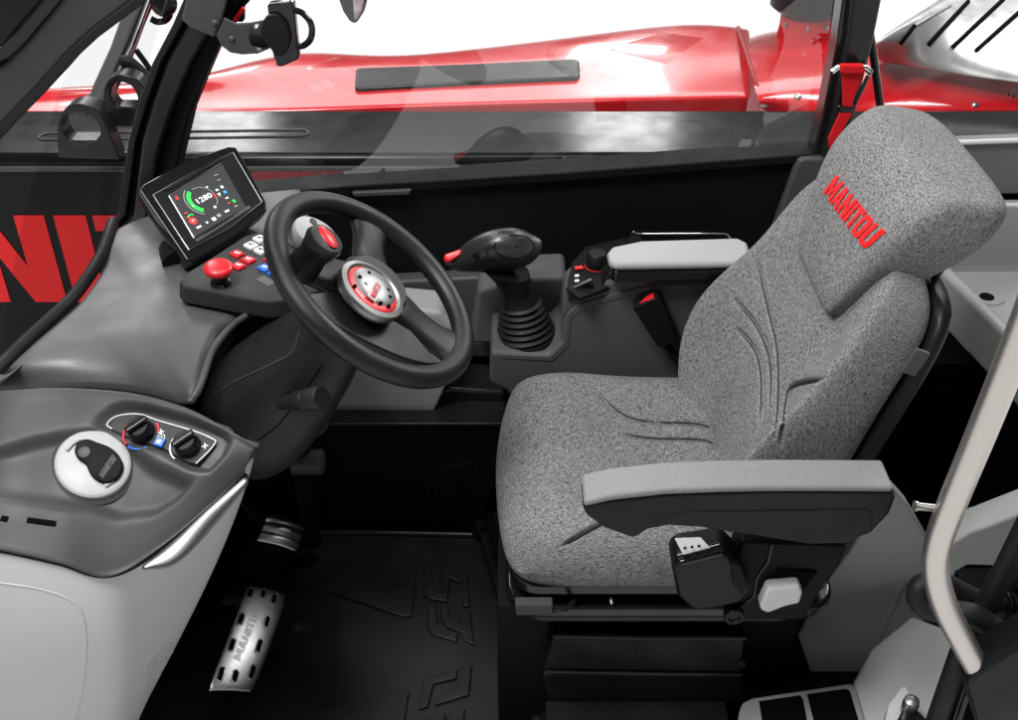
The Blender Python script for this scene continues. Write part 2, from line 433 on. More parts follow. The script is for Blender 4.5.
for sy in (-.10, .06):
    b_ = bmn(); c = B0+BA*.47+BN*(-.095)+YY*sy
    tube(b_, [c, c+BA*.12], .007); hp = mk('headrest_post', b_, M['black'], seat)
    b_ = bmn(); lathe(b_, c+BA*.015+BN*-.0, BA, [(.018, 0), (.02, .004), (.02, .012), (.014, .016)], 20); mk('collar', b_, M['black'], hp)
HB = bvh(head)
o, _ = hit(HB, 824, 193); e1, _ = hit(HB, 867, 250); e2, _ = hit(HB, 838, 175)
if o and e1 and e2:
    lettering('lettering', 'MANITOU', o, e1-o, e2-o, M['redtxt'], head, thick=.001, bold=.035, onto=HB, cuts=2)
# stitched creases: grooves, then dark seam lines that stand in for their shade
engrave(back, [(p, .012, 3.6) for p in ([(757, 262), (768, 310), (777, 350), (778, 400), (774, 438)], [(735, 300), (758, 330), (770, 365), (770, 412)], [(738, 330), (755, 352), (761, 380), (760, 425)],
            [(781, 445), (785, 405), (792, 386), (822, 378)])], 5)
engrave(cush, [(p, .011, 3.6) for p in ([(598, 392), (620, 412), (646, 421), (700, 424), (726, 438)], [(622, 434), (655, 438), (705, 440), (722, 452)], [(650, 402), (672, 420)], [(640, 405), (655, 421)],
            [(562, 546), (590, 529), (608, 520)])], 5)
BB, CB = bvh(back), bvh(cush)
def crease(t, pix, parent, r=.0015):
    pts = onpath(t, pix, .0002)
    if len(pts) < 4: return
    n = len(pts); b = bmn(); tube(b, pts, [r*min(1, .2+4*min(i, n-1-i)/n) for i in range(n)], 6); mk('seam_shade', b, M['seam_shade'], parent)
for pix in ([(757, 262), (768, 310), (777, 350), (778, 400), (774, 438)], [(735, 300), (758, 330), (770, 365), (770, 412)], [(738, 330), (755, 352), (761, 380), (760, 425)], [(781, 445), (785, 405), (792, 386), (822, 378)]): crease(BB, pix, back)
for pix in ([(598, 392), (620, 412), (646, 421), (700, 424), (726, 438)], [(622, 434), (655, 438), (705, 440), (722, 452)], [(562, 546), (590, 529), (608, 520)]): crease(CB, pix, cush)
# armrest
arm = bmn()
sil = [(586, 505), (582, 508), (587, 517), (604, 529), (634, 540), (648, 531), (668, 527), (700, 529), (760, 538), (810, 546), (845, 545), (872, 534), (890, 515), (897, 498), (894, 491), (772, 490.5), (666, 494), (612, 500)]
prism(arm, [P(x, y, y=1.10) for x, y in sil], (0, .056, 0)); armo = mk('armrest', arm, M['black'], seat, bevel=.009, seg=3)
pad = bmn()
top = [(584, 503), (612, 496.5), (666, 490.5), (720, 488.5), (772, 487.5), (830, 487.5), (894, 488)]
pts = [P(x, y, y=1.099) for x, y in top]
prism(pad, [p+V((0, 0, .002)) for p in pts]+[p-V((0, 0, .009)) for p in reversed(pts)], (0, .058, 0)); mk('arm_pad', pad, M['armpad'], armo, bevel=.0052, seg=4)
b_ = bmn(); prism(b_, [P(x, y, y=1.0985) for x, y in [(650, 520), (690, 512), (760, 511), (868, 509), (873, 513), (872, 527), (862, 533), (830, 535), (760, 529), (700, 521)]], (0, .004, 0)); mk('cover_plate', b_, M['black'], armo, bevel=.0016)
# arm bracket and belt reel
b_ = bmn(); prism(b_, [P(x, y, y=1.135) for x, y in [(742, 542), (848, 545), (840, 566), (822, 588), (806, 620), (735, 622), (716, 606), (722, 578), (735, 562)]], (0, .05, 0)); brk = mk('arm_bracket', b_, M['matt'], seat, bevel=.006)
b_ = bmn(); prism(b_, [P(x, y, y=1.131) for x, y in [(778, 570), (818, 572), (812, 580), (803, 592), (774, 584)]], (0, .02, 0)); mk('slot', b_, M['hole'], brk, bevel=.002)
b_ = bmn(); tube(b_, [P(x, y, y=1.133) for x, y in [(772, 545), (768, 562), (757, 578), (754, 596), (742, 606)]], .0016, 8); mk('edge_lip', b_, M['dash2'], brk)
b_ = bmn(); prism(b_, [P(x, y, y=1.11) for x, y in [(672, 568), (680, 560), (726, 553), (744, 570), (752, 590), (742, 604), (716, 610), (694, 612), (678, 598)]], (0, .06, 0)); reel = mk('belt_reel', b_, M['black'], seat, bevel=.010, seg=3)
b_ = bmn(); prism(b_, [P(x, y, y=1.104) for x, y in [(731, 562), (741, 566), (748, 585), (742, 596), (733, 585)]], (0, .012, 0)); mk('end_cap', b_, M['matt'], reel, bevel=.003)
b_ = bmn(); lathe(b_, P(734, 616, y=1.118), (0, -1, 0), [(.013, -.02), (.016, 0), (.014, .004), (.010, .004), (.009, .001)], 24); mk('pivot_bolt', b_, M['black'], reel)
for k in range(2):
    b_ = bmn(); p0, p1 = (P(678, 556, y=1.108), P(720, 545, y=1.108)) if k == 0 else (P(681, 562, y=1.104), P(722, 552, y=1.104))
    tube(b_, [p0, p1], .0058, 10); mk('belt_guide', b_, M['gloss'], reel)
b_ = bmn(); tube(b_, [P(684+i*5.5, 558-i*1.5+(i % 2)*2.5, y=1.10) for i in range(8)], .003, 6); mk('belt_edge', b_, M['matt'], reel)
b_ = bmn(); prism(b_, [P(x, y, y=1.104) for x, y in [(675, 539), (701, 538), (711, 549), (684, 556)]], (0, .002, 0)); lb = mk('paper_tag', b_, M['white'], seat)
for i in range(3):
    b_ = bmn(); a0 = P(685+i*7, 548-i, y=1.1035); lathe(b_, a0, (0, -1, 0), [(.0022, 0), (.0022, .0006)], 10); mk('print', b_, M['hole'], lb)
b_ = bmn(); prism(b_, [P(x, y, y=1.112) for x, y in [(768, 589), (800, 586), (803, 593), (800, 604), (786, 607), (768, 614), (761, 611), (760, 606)]], (0, .022, 0)); lev = mk('height_lever', b_, M['panel'], seat, bevel=.005, seg=3)
b_ = bmn(); tube(b_, [P(798, 590, y=1.13), P(801, 575, y=1.14)], .004, 8); mk('lever_stem', b_, M['trim'], lev)
# seat pan, slide and suspension
def slab(z0, z1, x0, x1, y0, y1, r=.05):
    b = bmn(); pts = []
    for cx, cy, a0 in ((x1-r, y1-r, 0), (x0+r, y1-r, 90), (x0+r, y0+r, 180), (x1-r, y0+r, 270)):
        for k in range(7):
            a = math.radians(a0+15*k); pts.append(V((cx+r*math.cos(a), cy+r*math.sin(a), z0)))
    return prism(b, pts, (0, 0, z1-z0))
mk('seat_pan', slab(.398, .424, .0, .52, 1.205, 1.69, .05), M['gloss'], seat, bevel=.006)
mk('slide_rail', slab(.376, .390, .04, .50, 1.23, 1.29, .01), M['steelblk'], seat, bevel=.002)
mk('slide_rail', slab(.376, .390, .04, .50, 1.61, 1.67, .01), M['steelblk'], seat, bevel=.002)
mk('suspension_plate', slab(.345, .372, -.005, .53, 1.205, 1.68, .055), M['gloss'], seat, bevel=.008)
mk('suspension_plate', slab(.320, .341, .01, .49, 1.22, 1.67, .05), M['steelblk'], seat, bevel=.004)
mk('bellows_cover', slab(.16, .318, .10, .42, 1.33, 1.60, .04), M['matt'], seat, bevel=.004)
b_ = bmn(); p0, p1 = P(516, 609, y=1.17), P(551, 609, y=1.17)
prism(b_, [P(x, y, y=1.163) for x, y in [(515, 605), (553, 605), (553, 615), (516, 616)]], (0, .018, 0)); sl = mk('slide_lever', b_, M['cons'], seat, bevel=.003)
b_ = bmn(); tube(b_, [P(553, 610, y=1.172), P(566, 609, y=1.18), P(575, 600, y=1.21)], .004, 8); mk('lever_stem', b_, M['steelblk'], sl)
b_ = bmn(); lathe(b_, P(611.5, 602.5, y=1.20), (0, -1, 0), [(.0035, -.01), (.0035, 0), (.002, .002)], 12); mk('bolt_head', b_, M['silver'], seat)
# seat base: a folded black steel box in steps
base = empty('seat_pedestal', (.23, 1.42, 0), 'black folded steel box under the driver seat', 'seat base')
def flange(name, pix, y0, dy, m, bev=.003):
    b = bmn(); prism(b, [P(x, y, y=y0) for x, y in pix], (0, dy, 0)); return mk(name, b, m, base, bevel=bev)
flange('upper_panel', [(553, 637), (745, 637), (741, 672), (545, 669)], 1.235, .38, M['steelblk'])
b_ = bmn(); tube(b_, [P(553, 635, y=1.235), P(650, 637, y=1.235), P(746, 637, y=1.235)], .006, 10); mk('folded_edge', b_, M['steelblk'], base)
flange('middle_panel', [(543, 674), (742, 676), (742, 702), (549, 702)], 1.243, .36, M['steelblk'], .002)
b_ = bmn(); tube(b_, [P(545, 671, y=1.235), P(650, 673, y=1.235), P(742, 674, y=1.235)], .0035, 8); mk('folded_edge', b_, M['gloss'], base)
zz = P(640, 703, y=1.235).z
b_ = bmn(); box(b_, (.065, 1.07, zz-.02), (.385, 1.242, zz-.002)); mk('step_panel', b_, M['steelblk'], base, bevel=.003)
b_ = bmn(); box(b_, (.07, 1.09, 0), (.38, 1.6, zz-.022)); mk('lower_panel', b_, M['steelblk'], base, bevel=.003)
b_ = bmn(); lathe(b_, P(742, 664, y=1.23), (0, -1, 0), [(.009, -.012), (.009, 0), (.006, .004)], 16); mk('bolt_head', b_, M['steelblk'], base)
b_ = bmn(); box(b_, (-.02, 1.26, 0), (.07, 1.70, .318)); mk('support_box', b_, M['matt'], base, bevel=.004)
b_ = bmn(); box(b_, (.38, 1.28, 0), (.50, 1.68, .318)); mk('support_box', b_, M['matt'], base, bevel=.004)
# ================================================================== STEERING WHEEL AND COLUMN
HC = P(374, 287, d=1.65); WN = V((.63, -.06, .775)).normalized()
WX = V((0, 1, 0)); WX = (WX-WN*WX.dot(WN)).normalized(); WY = WN.cross(WX)          # WX across the cab, WY down towards the driver's lap side
sw = empty('steering_wheel', HC, 'black three spoke steering wheel with a silver and red hub badge', 'steering wheel')
WR = .186
def wp(r, a, h=0): return HC+WX*(r*math.cos(a))+WY*(r*math.sin(a))+WN*h
b_ = bmn(); rings = []
for i in range(73):
    a = 2*math.pi*i/72; c = wp(WR-.016, a); e = (c-HC).normalized()
    rings.append([c+e*(.0185*math.cos(t))+WN*(.0165*math.sin(t)) for t in [2*math.pi*k/16 for k in range(16)]])
grid(b_, rings, True); mk('rim', b_, M['wheel'], sw, sub=1)
def ang(px, py):
    p = P(px, py, pl=(HC, WN))-HC; return math.atan2(p.dot(WY), p.dot(WX))
# spokes end on the rim where the photo shows them
for (px, py, w0, w1) in ((372, 208, .036, .034), (464, 352, .042, .040), (296, 258, .040, .036)):
    a = ang(px, py); u = WX*math.cos(a)+WY*math.sin(a); v = WN.cross(u); b_ = bmn(); rings = []
    for t in (0, .25, .5, .75, .9, 1.0):
        r = lerp(.03, WR-.014, t); w = lerp(w0, w1*.72, min(1, t*1.4)) if t < .7 else lerp(w1*.72, w1*1.35, (t-.7)/.3)
        h = lerp(-.002, -.004, t)-.010*math.sin(math.pi*t)
        rings.append(sering(HC+u*r+WN*h, v, WN, w, lerp(.017, .011, t), 2.6, 16))
    loft(b_, rings); mk('spoke', b_, M['wheel'], sw, sub=1)
b_ = bmn(); lathe(b_, HC, WN, [(.030, -.07), (.048, -.045), (.058, -.012), (.058, .004), (.050, .014)], 40); mk('hub', b_, M['wheel'], sw)
# lower skirt of the hub between the spokes
b_ = bmn(); a0, a1 = ang(455, 372), ang(300, 290); 
if a1 < a0: a1 += 2*math.pi
if a1-a0 > math.pi: a0, a1 = a1-2*math.pi, a0
inner, outer = [], []
for i in range(13):
    a = lerp(a0, a1, i/12); e = math.sin(math.pi*i/12)
    inner.append(wp(.04, a, -.014)); outer.append(wp(lerp(.155, .120, e), a, -.020))
prism(b_, inner+list(reversed(outer)), WN*.012); mk('hub_skirt', b_, M['wheel'], sw, bevel=.004)
BC = P(372, 290, pl=(HC+WN*.02, WN))
b_ = bmn(); lathe(b_, BC, WN, [(.054, -.012), (.056, -.002), (.054, .003), (.047, .005), (.043, .001)], 48); rg = mk('badge_ring', b_, M['silver'], sw)
b_ = bmn(); lathe(b_, BC, WN, [(.043, -.004), (.043, .002), (.0395, .0035), (.030, .003)], 48); mk('red_band', b_, M['redpl'], rg)
b_ = bmn(); q = P(374.5, 287.5, pl=(BC+WN*.001, WN)); lathe(b_, q, WN, [(.0365, -.002), (.0365, .002), (.030, .005), (.012, .0065)], 40); dk = mk('badge_disc', b_, M['silver'], rg)
p0, p1, p2 = [P(x, y, pl=(BC+WN*.0085, WN)) for x, y in ((373, 298), (381, 279), (364, 297))]
tx = (P(380, 281, pl=(BC+WN*.0085, WN))-P(371, 300, pl=(BC+WN*.0085, WN))); tn = tx.normalized(); ty = WN.cross(tn); tc_ = P(375, 291, pl=(BC+WN*.0075, WN))
b_ = bmn(); obox(b_, tc_, tn, ty, WN, .023, .0078, .0012); pl_ = mk('name_plate', b_, M['panel'], dk, bevel=.0006)
lettering('lettering', 'MANITOU', tc_-tn*.020-ty*.0048+WN*.0013, tn*.040, ty*.0096, M['redtxt'], pl_, .0004, .015, heavy=False)
for (x, y) in ((355, 286), (360, 277), (369, 273), (366, 284), (390, 297), (389, 306), (381, 303), (388, 290)):
    b_ = bmn(); lathe(b_, P(x, y, pl=(BC+WN*.006, WN)), WN, [(.0030, -.003), (.0030, .0012), (.0015, .0008)], 12); mk('bolt_hole', b_, M['hole'], dk)
# spinner knob on the rim
KC = P(307, 262, pl=(HC+WN*.006, WN))
b_ = bmn(); lathe(b_, P(315, 236, pl=(HC+WN*.008, WN)), WN, [(.036, -.016), (.040, -.004), (.039, .006), (.032, .010)], 32, sx=1.0, sy=.85); kb = mk('knob_plate', b_, M['ring'], sw)
b_ = bmn(); lathe(b_, P(313, 222, pl=(HC+WN*.018, WN)), WN, [(.006, 0), (.006, .002), (.003, .001)], 16); mk('bolt_head', b_, M['dash2'], kb)
b_ = bmn(); lathe(b_, KC, WN, [(.027, -.016), (.024, .004), (.022, .018), (.026, .034), (.029, .044), (.026, .052), (.015, .055)], 28); kn = mk('spinner_knob', b_, M['wheel'], sw)
KT = KC+WN*.0545; kx = (P(338, 250, pl=(KT, WN))-P(325, 230, pl=(KT, WN))).normalized(); 
b_ = bmn(); lathe(b_, KT, WN, [(.0195, -.002), (.0195, .001), (.014, .0035)], 28, sx=1.05, sy=.62, xdir=kx); mk('knob_cap', b_, M['redpl'], kn)
b_ = bmn(); lathe(b_, KT, WN, [(.021, -.003), (.021, -.0008), (.0198, 0)], 28, sx=1.05, sy=.64, xdir=kx); mk('cap_rim', b_, M['gloss'], kn)

colm = empty('steering_column', HC-WN*.42, 'dark grey steering column shroud with a stubby stalk below the wheel', 'steering column')
AX = -WN; SX = WX; SY = WN.cross(WX)
def cring(L, a, b, ox=0, oy=0, n=3.0): return sering(HC+AX*L+SX*ox+SY*oy, SX, SY, a, b, n, 24)
b_ = bmn(); loft(b_, [cring(.055, .034, .036), cring(.085, .050, .052), cring(.115, .060, .060), cring(.155, .073, .070, -.004), cring(.21, .090, .082, -.008, .004, 3.4), cring(.28, .102, .092, -.010, .008, 3.8), cring(.345, .104, .092, -.008, .012, 4), cring(.39, .094, .080, -.004, .016, 4), cring(.41, .07, .06, 0, .018, 4)])
shroud = mk('shroud', b_, M['shroud'], colm, sub=1)
b_ = bmn(); loft(b_, [cring(.04, .028, .028), cring(.09, .036, .036)]); mk('neck', b_, M['black'], colm)
SB = bvh(shroud)
l0, n0 = hit(SB, 286, 402)
if l0 is None: l0, n0 = P(290, 401, d=1.72), V((0, -1, 0))
tipp = P(322, 398, d=(l0-CAM).dot(FW)-.05)
sd = (tipp-l0).normalized(); L_ = (tipp-l0).length
b_ = bmn(); lathe(b_, l0-sd*.015, sd, [(.011, 0), (.012, .02), (.0125, L_*.40), (.0125, L_*.44), (.016, L_*.50), (.0165, L_*.74), (.0150, L_*.76), (.0150, L_*.80), (.0185, L_*.84), (.0185, L_*1.15), (.0165, L_*1.19)], 24); mk('stalk', b_, M['shroud'], colm)
pts = onpath(SB, [(300, 330), (292, 352), (270, 365), (235, 382), (214, 396)], .0002)
if len(pts) > 4:
    b_ = bmn(); tube(b_, pts, .0022, 8); mk('shroud_ridge', b_, M['dash2'], colm)
pts = onpath(SB, [(322, 366), (300, 398), (278, 425), (258, 440)], 0)
if len(pts) > 4:
    b_ = bmn(); tube(b_, pts, .0010, 6); mk('shroud_seam', b_, M['hole'], colm)
b_ = bmn(); prism(b_, [P(x, y, y=1.52) for x, y in [(331, 408), (334, 412), (328, 430), (308, 447), (305, 444), (312, 425)]], (0, .03, 0)); mk('tilt_lever', b_, M['black'], colm, bevel=.003)
b_ = bmn(); q = P(306, 462, y=1.62); lathe(b_, q-V((.03, 0, 0)), (1, 0, 0), [(.018, 0), (.025, .004), (.025, .062), (.018, .066)], 20); mk('pivot_sleeve', b_, M['dash2'], colm)
b_ = bmn(); tube(b_, [HC+AX*.40, P(300, 440, y=1.62), P(300, 470, y=1.66), V((-.42, 1.68, .05))], .022, 10); mk('column_tube', b_, M['matt'], colm)

# ================================================================== DASHBOARD
dash = empty('dashboard', (-.6, 1.4, .45), 'dark grey moulded dashboard with a pale grey panel on its side', 'dashboard')
def patch(name, rows, m, parent, sub=2, solid=.012, n=None):
    b = bmn(); grid(b, rows); 
    return mk(name, b, m, parent, sub=sub, solid=solid)
def PZ(t): return P(t[0], t[1], z=t[2])
E0 = [(-46, 424, .712), (8, 367, .738), (34, 341, .744), (58, 319, .748), (81, 296, .750), (105, 260, .752), (118, 224, .754), (215, 196, .754), (300, 186, .752)]
E3 = [(-44, 394, .674), (30, 389, .699), (90, 388, .702), (140, 393, .699), (182, 403, .698), (198, 394, .712), (212, 350, .744), (238, 318, .750), (330, 292, .75)]
E0 = [(x, y, .742) for x, y, z in E0]
E3 = [(x, y, z) for (x, y, _), z in zip(E3, (.690, .695, .698, .699, .703, .716, .733, .741, .742))]
e0, e3 = cat([PZ(a) for a in E0], 8), cat([PZ(a) for a in E3], 8)
rows = []; NT = 64
for k in range(NT+1):
    t = k/NT; row = []
    for j, (p, q) in enumerate(zip(e0, e3)):
        r = p.lerp(q, t); r.z += .014*4*t*(1-t)*min(1, (j+4)/24)
        for u in (t, 1-t):
            if u < .05: r.z -= .010*(1-u/.05)**2
        row.append(r)
    rows.append(row)
for _ in range(60):                                     # relax the sheet so that it stays taut
    Z = [[r.z for r in row] for row in rows]; nj = len(rows[0])
    for k in range(4, NT-3):
        for j in range(nj):
            rows[k][j].z = (Z[k-1][j]+Z[k+1][j]+Z[k][max(j-1, 0)]+Z[k][min(j+1, nj-1)])/4
emboss(rows, (0, 0, 1), [([(-100, 400), (30, 346), (62, 327), (110, 306), (160, 294), (215, 293), (400, 290), (500, 600), (-100, 600)], .005, 34)], 12)
dtop = patch('top_panel', rows, M['dash'], dash, sub=1)
def PY(t): return P(t[0], t[1], y=t[2])
# near lobe that carries vent and heater controls
T0 = [PZ(p) for p in [(-48, 394, .716), (0, 391, .742), (60, 388, .744), (130, 393, .742), (184, 407, .734), (226, 428, .722), (257, 447, .706)]]
T3 = [PY((-48, 542, 1.05)), PY((0, 549, 1.05)), PY((62, 563, 1.05)), PY((110, 576, 1.055))] + [PZ(p) for p in [(160, 548, .617), (210, 506, .648), (245, 472, .672)]]
rows = [[p+V((-.004, .02, -.03)) for p in T0], T0]
for t in (.12, .35, .6, .85, .97): rows.append([p.lerp(q, t)+V((0, -.004, .012))*math.sin(math.pi*t)*(1 if 0 < j < 6 else .3) for j, (p, q) in enumerate(zip(T0, T3))])
rows += [T3, [p+V((-.012, .012, -.014)) for p in T3]]
rows = dense(rows, 14, 9)
SC = [(-60, 452), (0, 446), (30, 437), (60, 431), (95, 428), (128, 440), (153, 462), (180, 474), (196, 481), (178, 500), (155, 514), (117, 518), (92, 511), (28, 501), (0, 497), (-60, 490)]
HR = [(91, 427), (98, 414), (112, 405), (126, 401), (150, 404), (190, 415), (226, 430), (233, 440), (226, 456), (210, 473), (190, 470), (160, 452), (128, 442)]
emboss(rows, (0, -.45, .9), [(SC, -.018, 7), (HR, -.013, 6)], 1)
lobe = patch('control_panel', rows, M['dash2'], dash, sub=1)
LB = bvh(lobe)
# pale side panel below
C = [[(-48, 536, 1.056), (-48, 620, 1.03), (-48, 690, 1.03), (-48, 780, 1.05)],
     [(0, 542, 1.056), (0, 620, 1.025), (0, 690, 1.03), (0, 780, 1.05)],
     [(60, 556, 1.056), (66, 630, 1.025), (70, 700, 1.03), (66, 780, 1.05)],
     [(108, 570, 1.06), (119, 640, 1.035), (116, 700, 1.045), (104, 780, 1.07)],
     [(124, 566, 1.07), (134, 640, 1.06), (128, 700, 1.07), (112, 780, 1.09)],
     [(165, 540, 1.105), (166, 610, 1.115), (146, 690, 1.115), (118, 780, 1.12)],
     [(212, 500, 1.15), (204, 570, 1.18), (168, 656, 1.155), (120, 760, 1.145)],
     [(246, 466, 1.185), (228, 540, 1.205), (182, 634, 1.18), (122, 748, 1.16)],
     [(264, 450, 1.215), (234, 532, 1.235), (188, 627, 1.20), (125, 744, 1.18)]]
cols = [[PY(p) for p in c] for c in C]
cols.append([p+V((-.03, .03, -.005)) for p in cols[-1]])
side = patch('side_panel', cols, M['panel'], dash, solid=.010)
SDB = bvh(side)
for i in range(13):
    pts = onpath(SDB, [(138+i*.2+(i*1.0), 716-i*6.2+0), (160+i*1.2, 690-i*6.2+3), (178+i*1.6, 668-i*5.0)], .0005, 4) if i < 9 else []
    if len(pts) > 3:
        b_ = bmn(); tube(b_, pts, .0017, 8); mk('grip_rib', b_, M['panel'], side)
pts = onpath(SDB, [(-5, 582), (45, 590), (78, 606), (86, 640), (82, 690), (74, 722)], .0)
if len(pts) > 4:
    b_ = bmn(); tube(b_, pts, .0013, 8); mk('panel_step', b_, M['panel'], side)
# bright strip
up_ = [(147, 566), (160, 557), (200, 520), (236, 484), (243, 470)]; lo_ = [(140, 566), (158, 567), (176, 557), (214, 520), (242, 487), (246, 473)]
A_ = [PZ((x, y, z)) for x, y, z in ((140, 565, .609), (166, 543, .621), (205, 508, .648), (244, 473, .672))]
B_ = [PZ((x, y, z)) for x, y, z in ((142, 569, .602), (176, 561, .604), (216, 521, .630), (249, 480, .664))]
push = V((.006, -.010, .004))
b_ = bmn(); rows = [[p+push*.2 for p in cat(A_, 5)], [p.lerp(q, .5)+push*.75 for p, q in zip(cat(A_, 5), cat(B_, 5))], [q+push*.7 for q in cat(B_, 5)]]
grid(b_, rows); mk('bright_strip', b_, M['strip'], dash, solid=.006, soff=-1, sub=1)
for px0, px1, py0, py1 in ((-18, 8, 518, 519.5), (27, 56, 520, 524)):
    a, na = hit(LB, px0, py0) if px0 > 0 else (None, None)
    if a is None: a, na = hit(LB, 1, py0)
    c, nc = hit(LB, px1, py1); b_ = bmn(); tube(b_, [a, a.lerp(c, .5), c], .0045, 10, flat=(na, .25)); mk('vent_slot', b_, M['hole'], lobe)
# air vent
vc, vn = hit(LB, 94, 466); vx = (P(120, 490, pl=(vc, vn))-vc).normalized()
vent = empty('air_vent', vc, 'round pale grey air vent with a dark bean shaped flap on the dashboard', 'air vent')
b_ = bmn(); k = 1.47
lathe(b_, vc, vn, [(.054, -.012), (.0545, .0055), (.0535, .0095), (.0505, .0115), (.0495, .0118), (.030, .0122), (.004, .0122)], 48, xdir=vx, sx=1.02, sy=.92); mk('vent_ring', b_, M['ring'], vent)
b_ = bmn(); lathe(b_, vc-vn*.004, vn, [(.062, -.010), (.061, .003), (.055, .007)], 48, xdir=vx, sx=1.03, sy=.95); mk('vent_collar', b_, M['dash2'], vent)
bean = [(75, 451), (79, 442.5), (88, 440), (97, 443), (110, 448), (119, 456), (123.5, 467), (119, 478), (108, 484), (97, 481), (90, 474), (86, 465), (78, 459)]
pl = (vc+vn*.014, vn)
b_ = bmn(); prism(b_, [p-vn*.004 for p in cat([P(x, y, pl=pl) for x, y in bean], 3, True)], vn*.010); flap = mk('vent_flap', b_, M['matt'], vent, bevel=.003)
b_ = bmn(); fx = P(84, 452, pl=(vc+vn*.021, vn)); lathe(b_, fx, vn, [(.0085, -.004), (.0085, .0003), (.005, -.0005)], 20); mk('thumb_dimple', b_, M['dash2'], flap)
o_ = P(103, 479, pl=(vc+vn*.0202, vn)); e_ = P(117, 458, pl=(vc+vn*.0202, vn)); h_ = P(99, 474, pl=(vc+vn*.0202, vn))
lettering('lettering', 'MANITOU', o_, (e_-o_)*.95, (h_-o_), M['dash2'], flap, .0003, .02)
for sx_ in (-1, 1):
    b_ = bmn(); c = vc+vx*(.042*sx_)+vn*.0145; t = vn.cross(vx); tube(b_, [c-t*.012+vx*-.002*sx_, c, c+t*.012-vx*.002*sx_], .003, 8, flat=(vn, .5)); mk('grip_notch', b_, M['ring'], vent)
# heater controls
hc, hn = hit(LB, 166, 438)
heat = empty('heater_panel', hc, 'small heater control panel with two black knobs and a blue button', 'control panel')
plate = [(108, 425), (118, 416), (140, 414), (158, 421), (196, 431), (213, 438), (215, 444), (208, 452), (197, 464), (188, 462), (160, 447), (130, 438), (112, 430)]
hp_ = (hc+hn*.008, hn)
b_ = bmn(); prism(b_, [P(x, y, pl=hp_)-hn*.012 for x, y in plate], hn*.012); hpl = mk('face_plate', b_, M['cons'], heat, bevel=.002)
ol = [(112, 429), (107, 424), (117, 416), (139, 414), (158, 420.5), (194, 431), (213, 439), (215, 443), (208, 452), (196, 463.5)]
b_ = bmn(); tube(b_, cat([P(x, y, pl=(hc+hn*.008, hn)) for x, y in ol], 4), .0009, 6); mk('white_outline', b_, M['white'], hpl)
def arc(cx, cy, a0, a1, r, m, w=.0013, name='dial_arc', pln=None, par=None):
    pln = pln or (hc+hn*.0084, hn); c = P(cx, cy, pl=pln); u, v, _ = frame(pln[1])
    e = (P(cx+10, cy, pl=pln)-c).normalized(); f = pln[1].cross(e)
    b = bmn(); tube(b, [c+e*(r*math.cos(math.radians(lerp(a0, a1, i/16))))+f*(r*math.sin(math.radians(lerp(a0, a1, i/16)))) for i in range(17)], w, 6); return mk(name, b, m, par or hpl)
arc(141, 433, 95, 225, .0255, M['redpl'], .0017); arc(141, 433, 5, 38, .0255, M['redpl'], .0017); arc(141, 433, 235, 300, .0255, M['blue'], .0017); arc(187, 446, 95, 235, .0245, M['white'], .0013)
for (x, y) in ((142, 432), (188, 446)):
    c = P(x, y, pl=(hc+hn*.008, hn)); b_ = bmn(); lathe(b_, c, hn, [(.019, 0), (.0188, .004), (.017, .018), (.0145, .021)], 28); kk = mk('knob', b_, M['black'], heat)
    e = (P(x+9, y-6, pl=(c, hn))-c).normalized(); f = hn.cross(e)
    b_ = bmn(); obox(b_, c+hn*.023, e, f, hn, .0175, .0050, .007); mk('knob_grip', b_, M['gloss'], kk, bevel=.003)
    b_ = bmn(); obox(b_, c+hn*.0294+e*.009, e, f, hn, .006, .0006, .0003); mk('pointer', b_, M['white'], kk)
c = P(160, 443, pl=(hc+hn*.008, hn)); b_ = bmn(); e = (P(170, 446, pl=(c, hn))-c).normalized(); f = hn.cross(e)
obox(b_, c, e, f, hn, .0075, .0065, .005); bt = mk('blue_button', b_, M['blue'], heat, bevel=.002)
for k_ in range(3):
    b_ = bmn(); a = math.radians(60*k_); obox(b_, c+hn*.0052, e*math.cos(a)+f*math.sin(a), f*math.cos(a)-e*math.sin(a), hn, .004, .0006, .0003); mk('snow_mark', b_, M['white'], bt)
arc(161, 437.5, 0, 360, .0055, M['white'], .0007, 'fan_mark'); arc(161, 437.5, 0, 360, .002, M['white'], .0007, 'fan_mark')
for (x, y) in ((161, 432), (205, 446)):
    c = P(x, y, pl=(hc+hn*.0084, hn))
    for k_ in range(2):
        a = math.radians(90*k_+30); b_ = bmn(); obox(b_, c, e*math.cos(a)+f*math.sin(a), f*math.cos(a)-e*math.sin(a), hn, .0045, .0009, .0004); mk('fan_mark', b_, M['white'], hpl)
# recess round the column, seen as a dark pocket with a lit lip
b_ = bmn(); tube(b_, cat([PZ(p) for p in [(190, 402, .716), (199, 388, .728), (210, 356, .742), (218, 342, .747), (232, 326, .750), (246, 316, .750)]], 5), .006, 10); mk('column_pocket_lip', b_, M['dash'], dash)
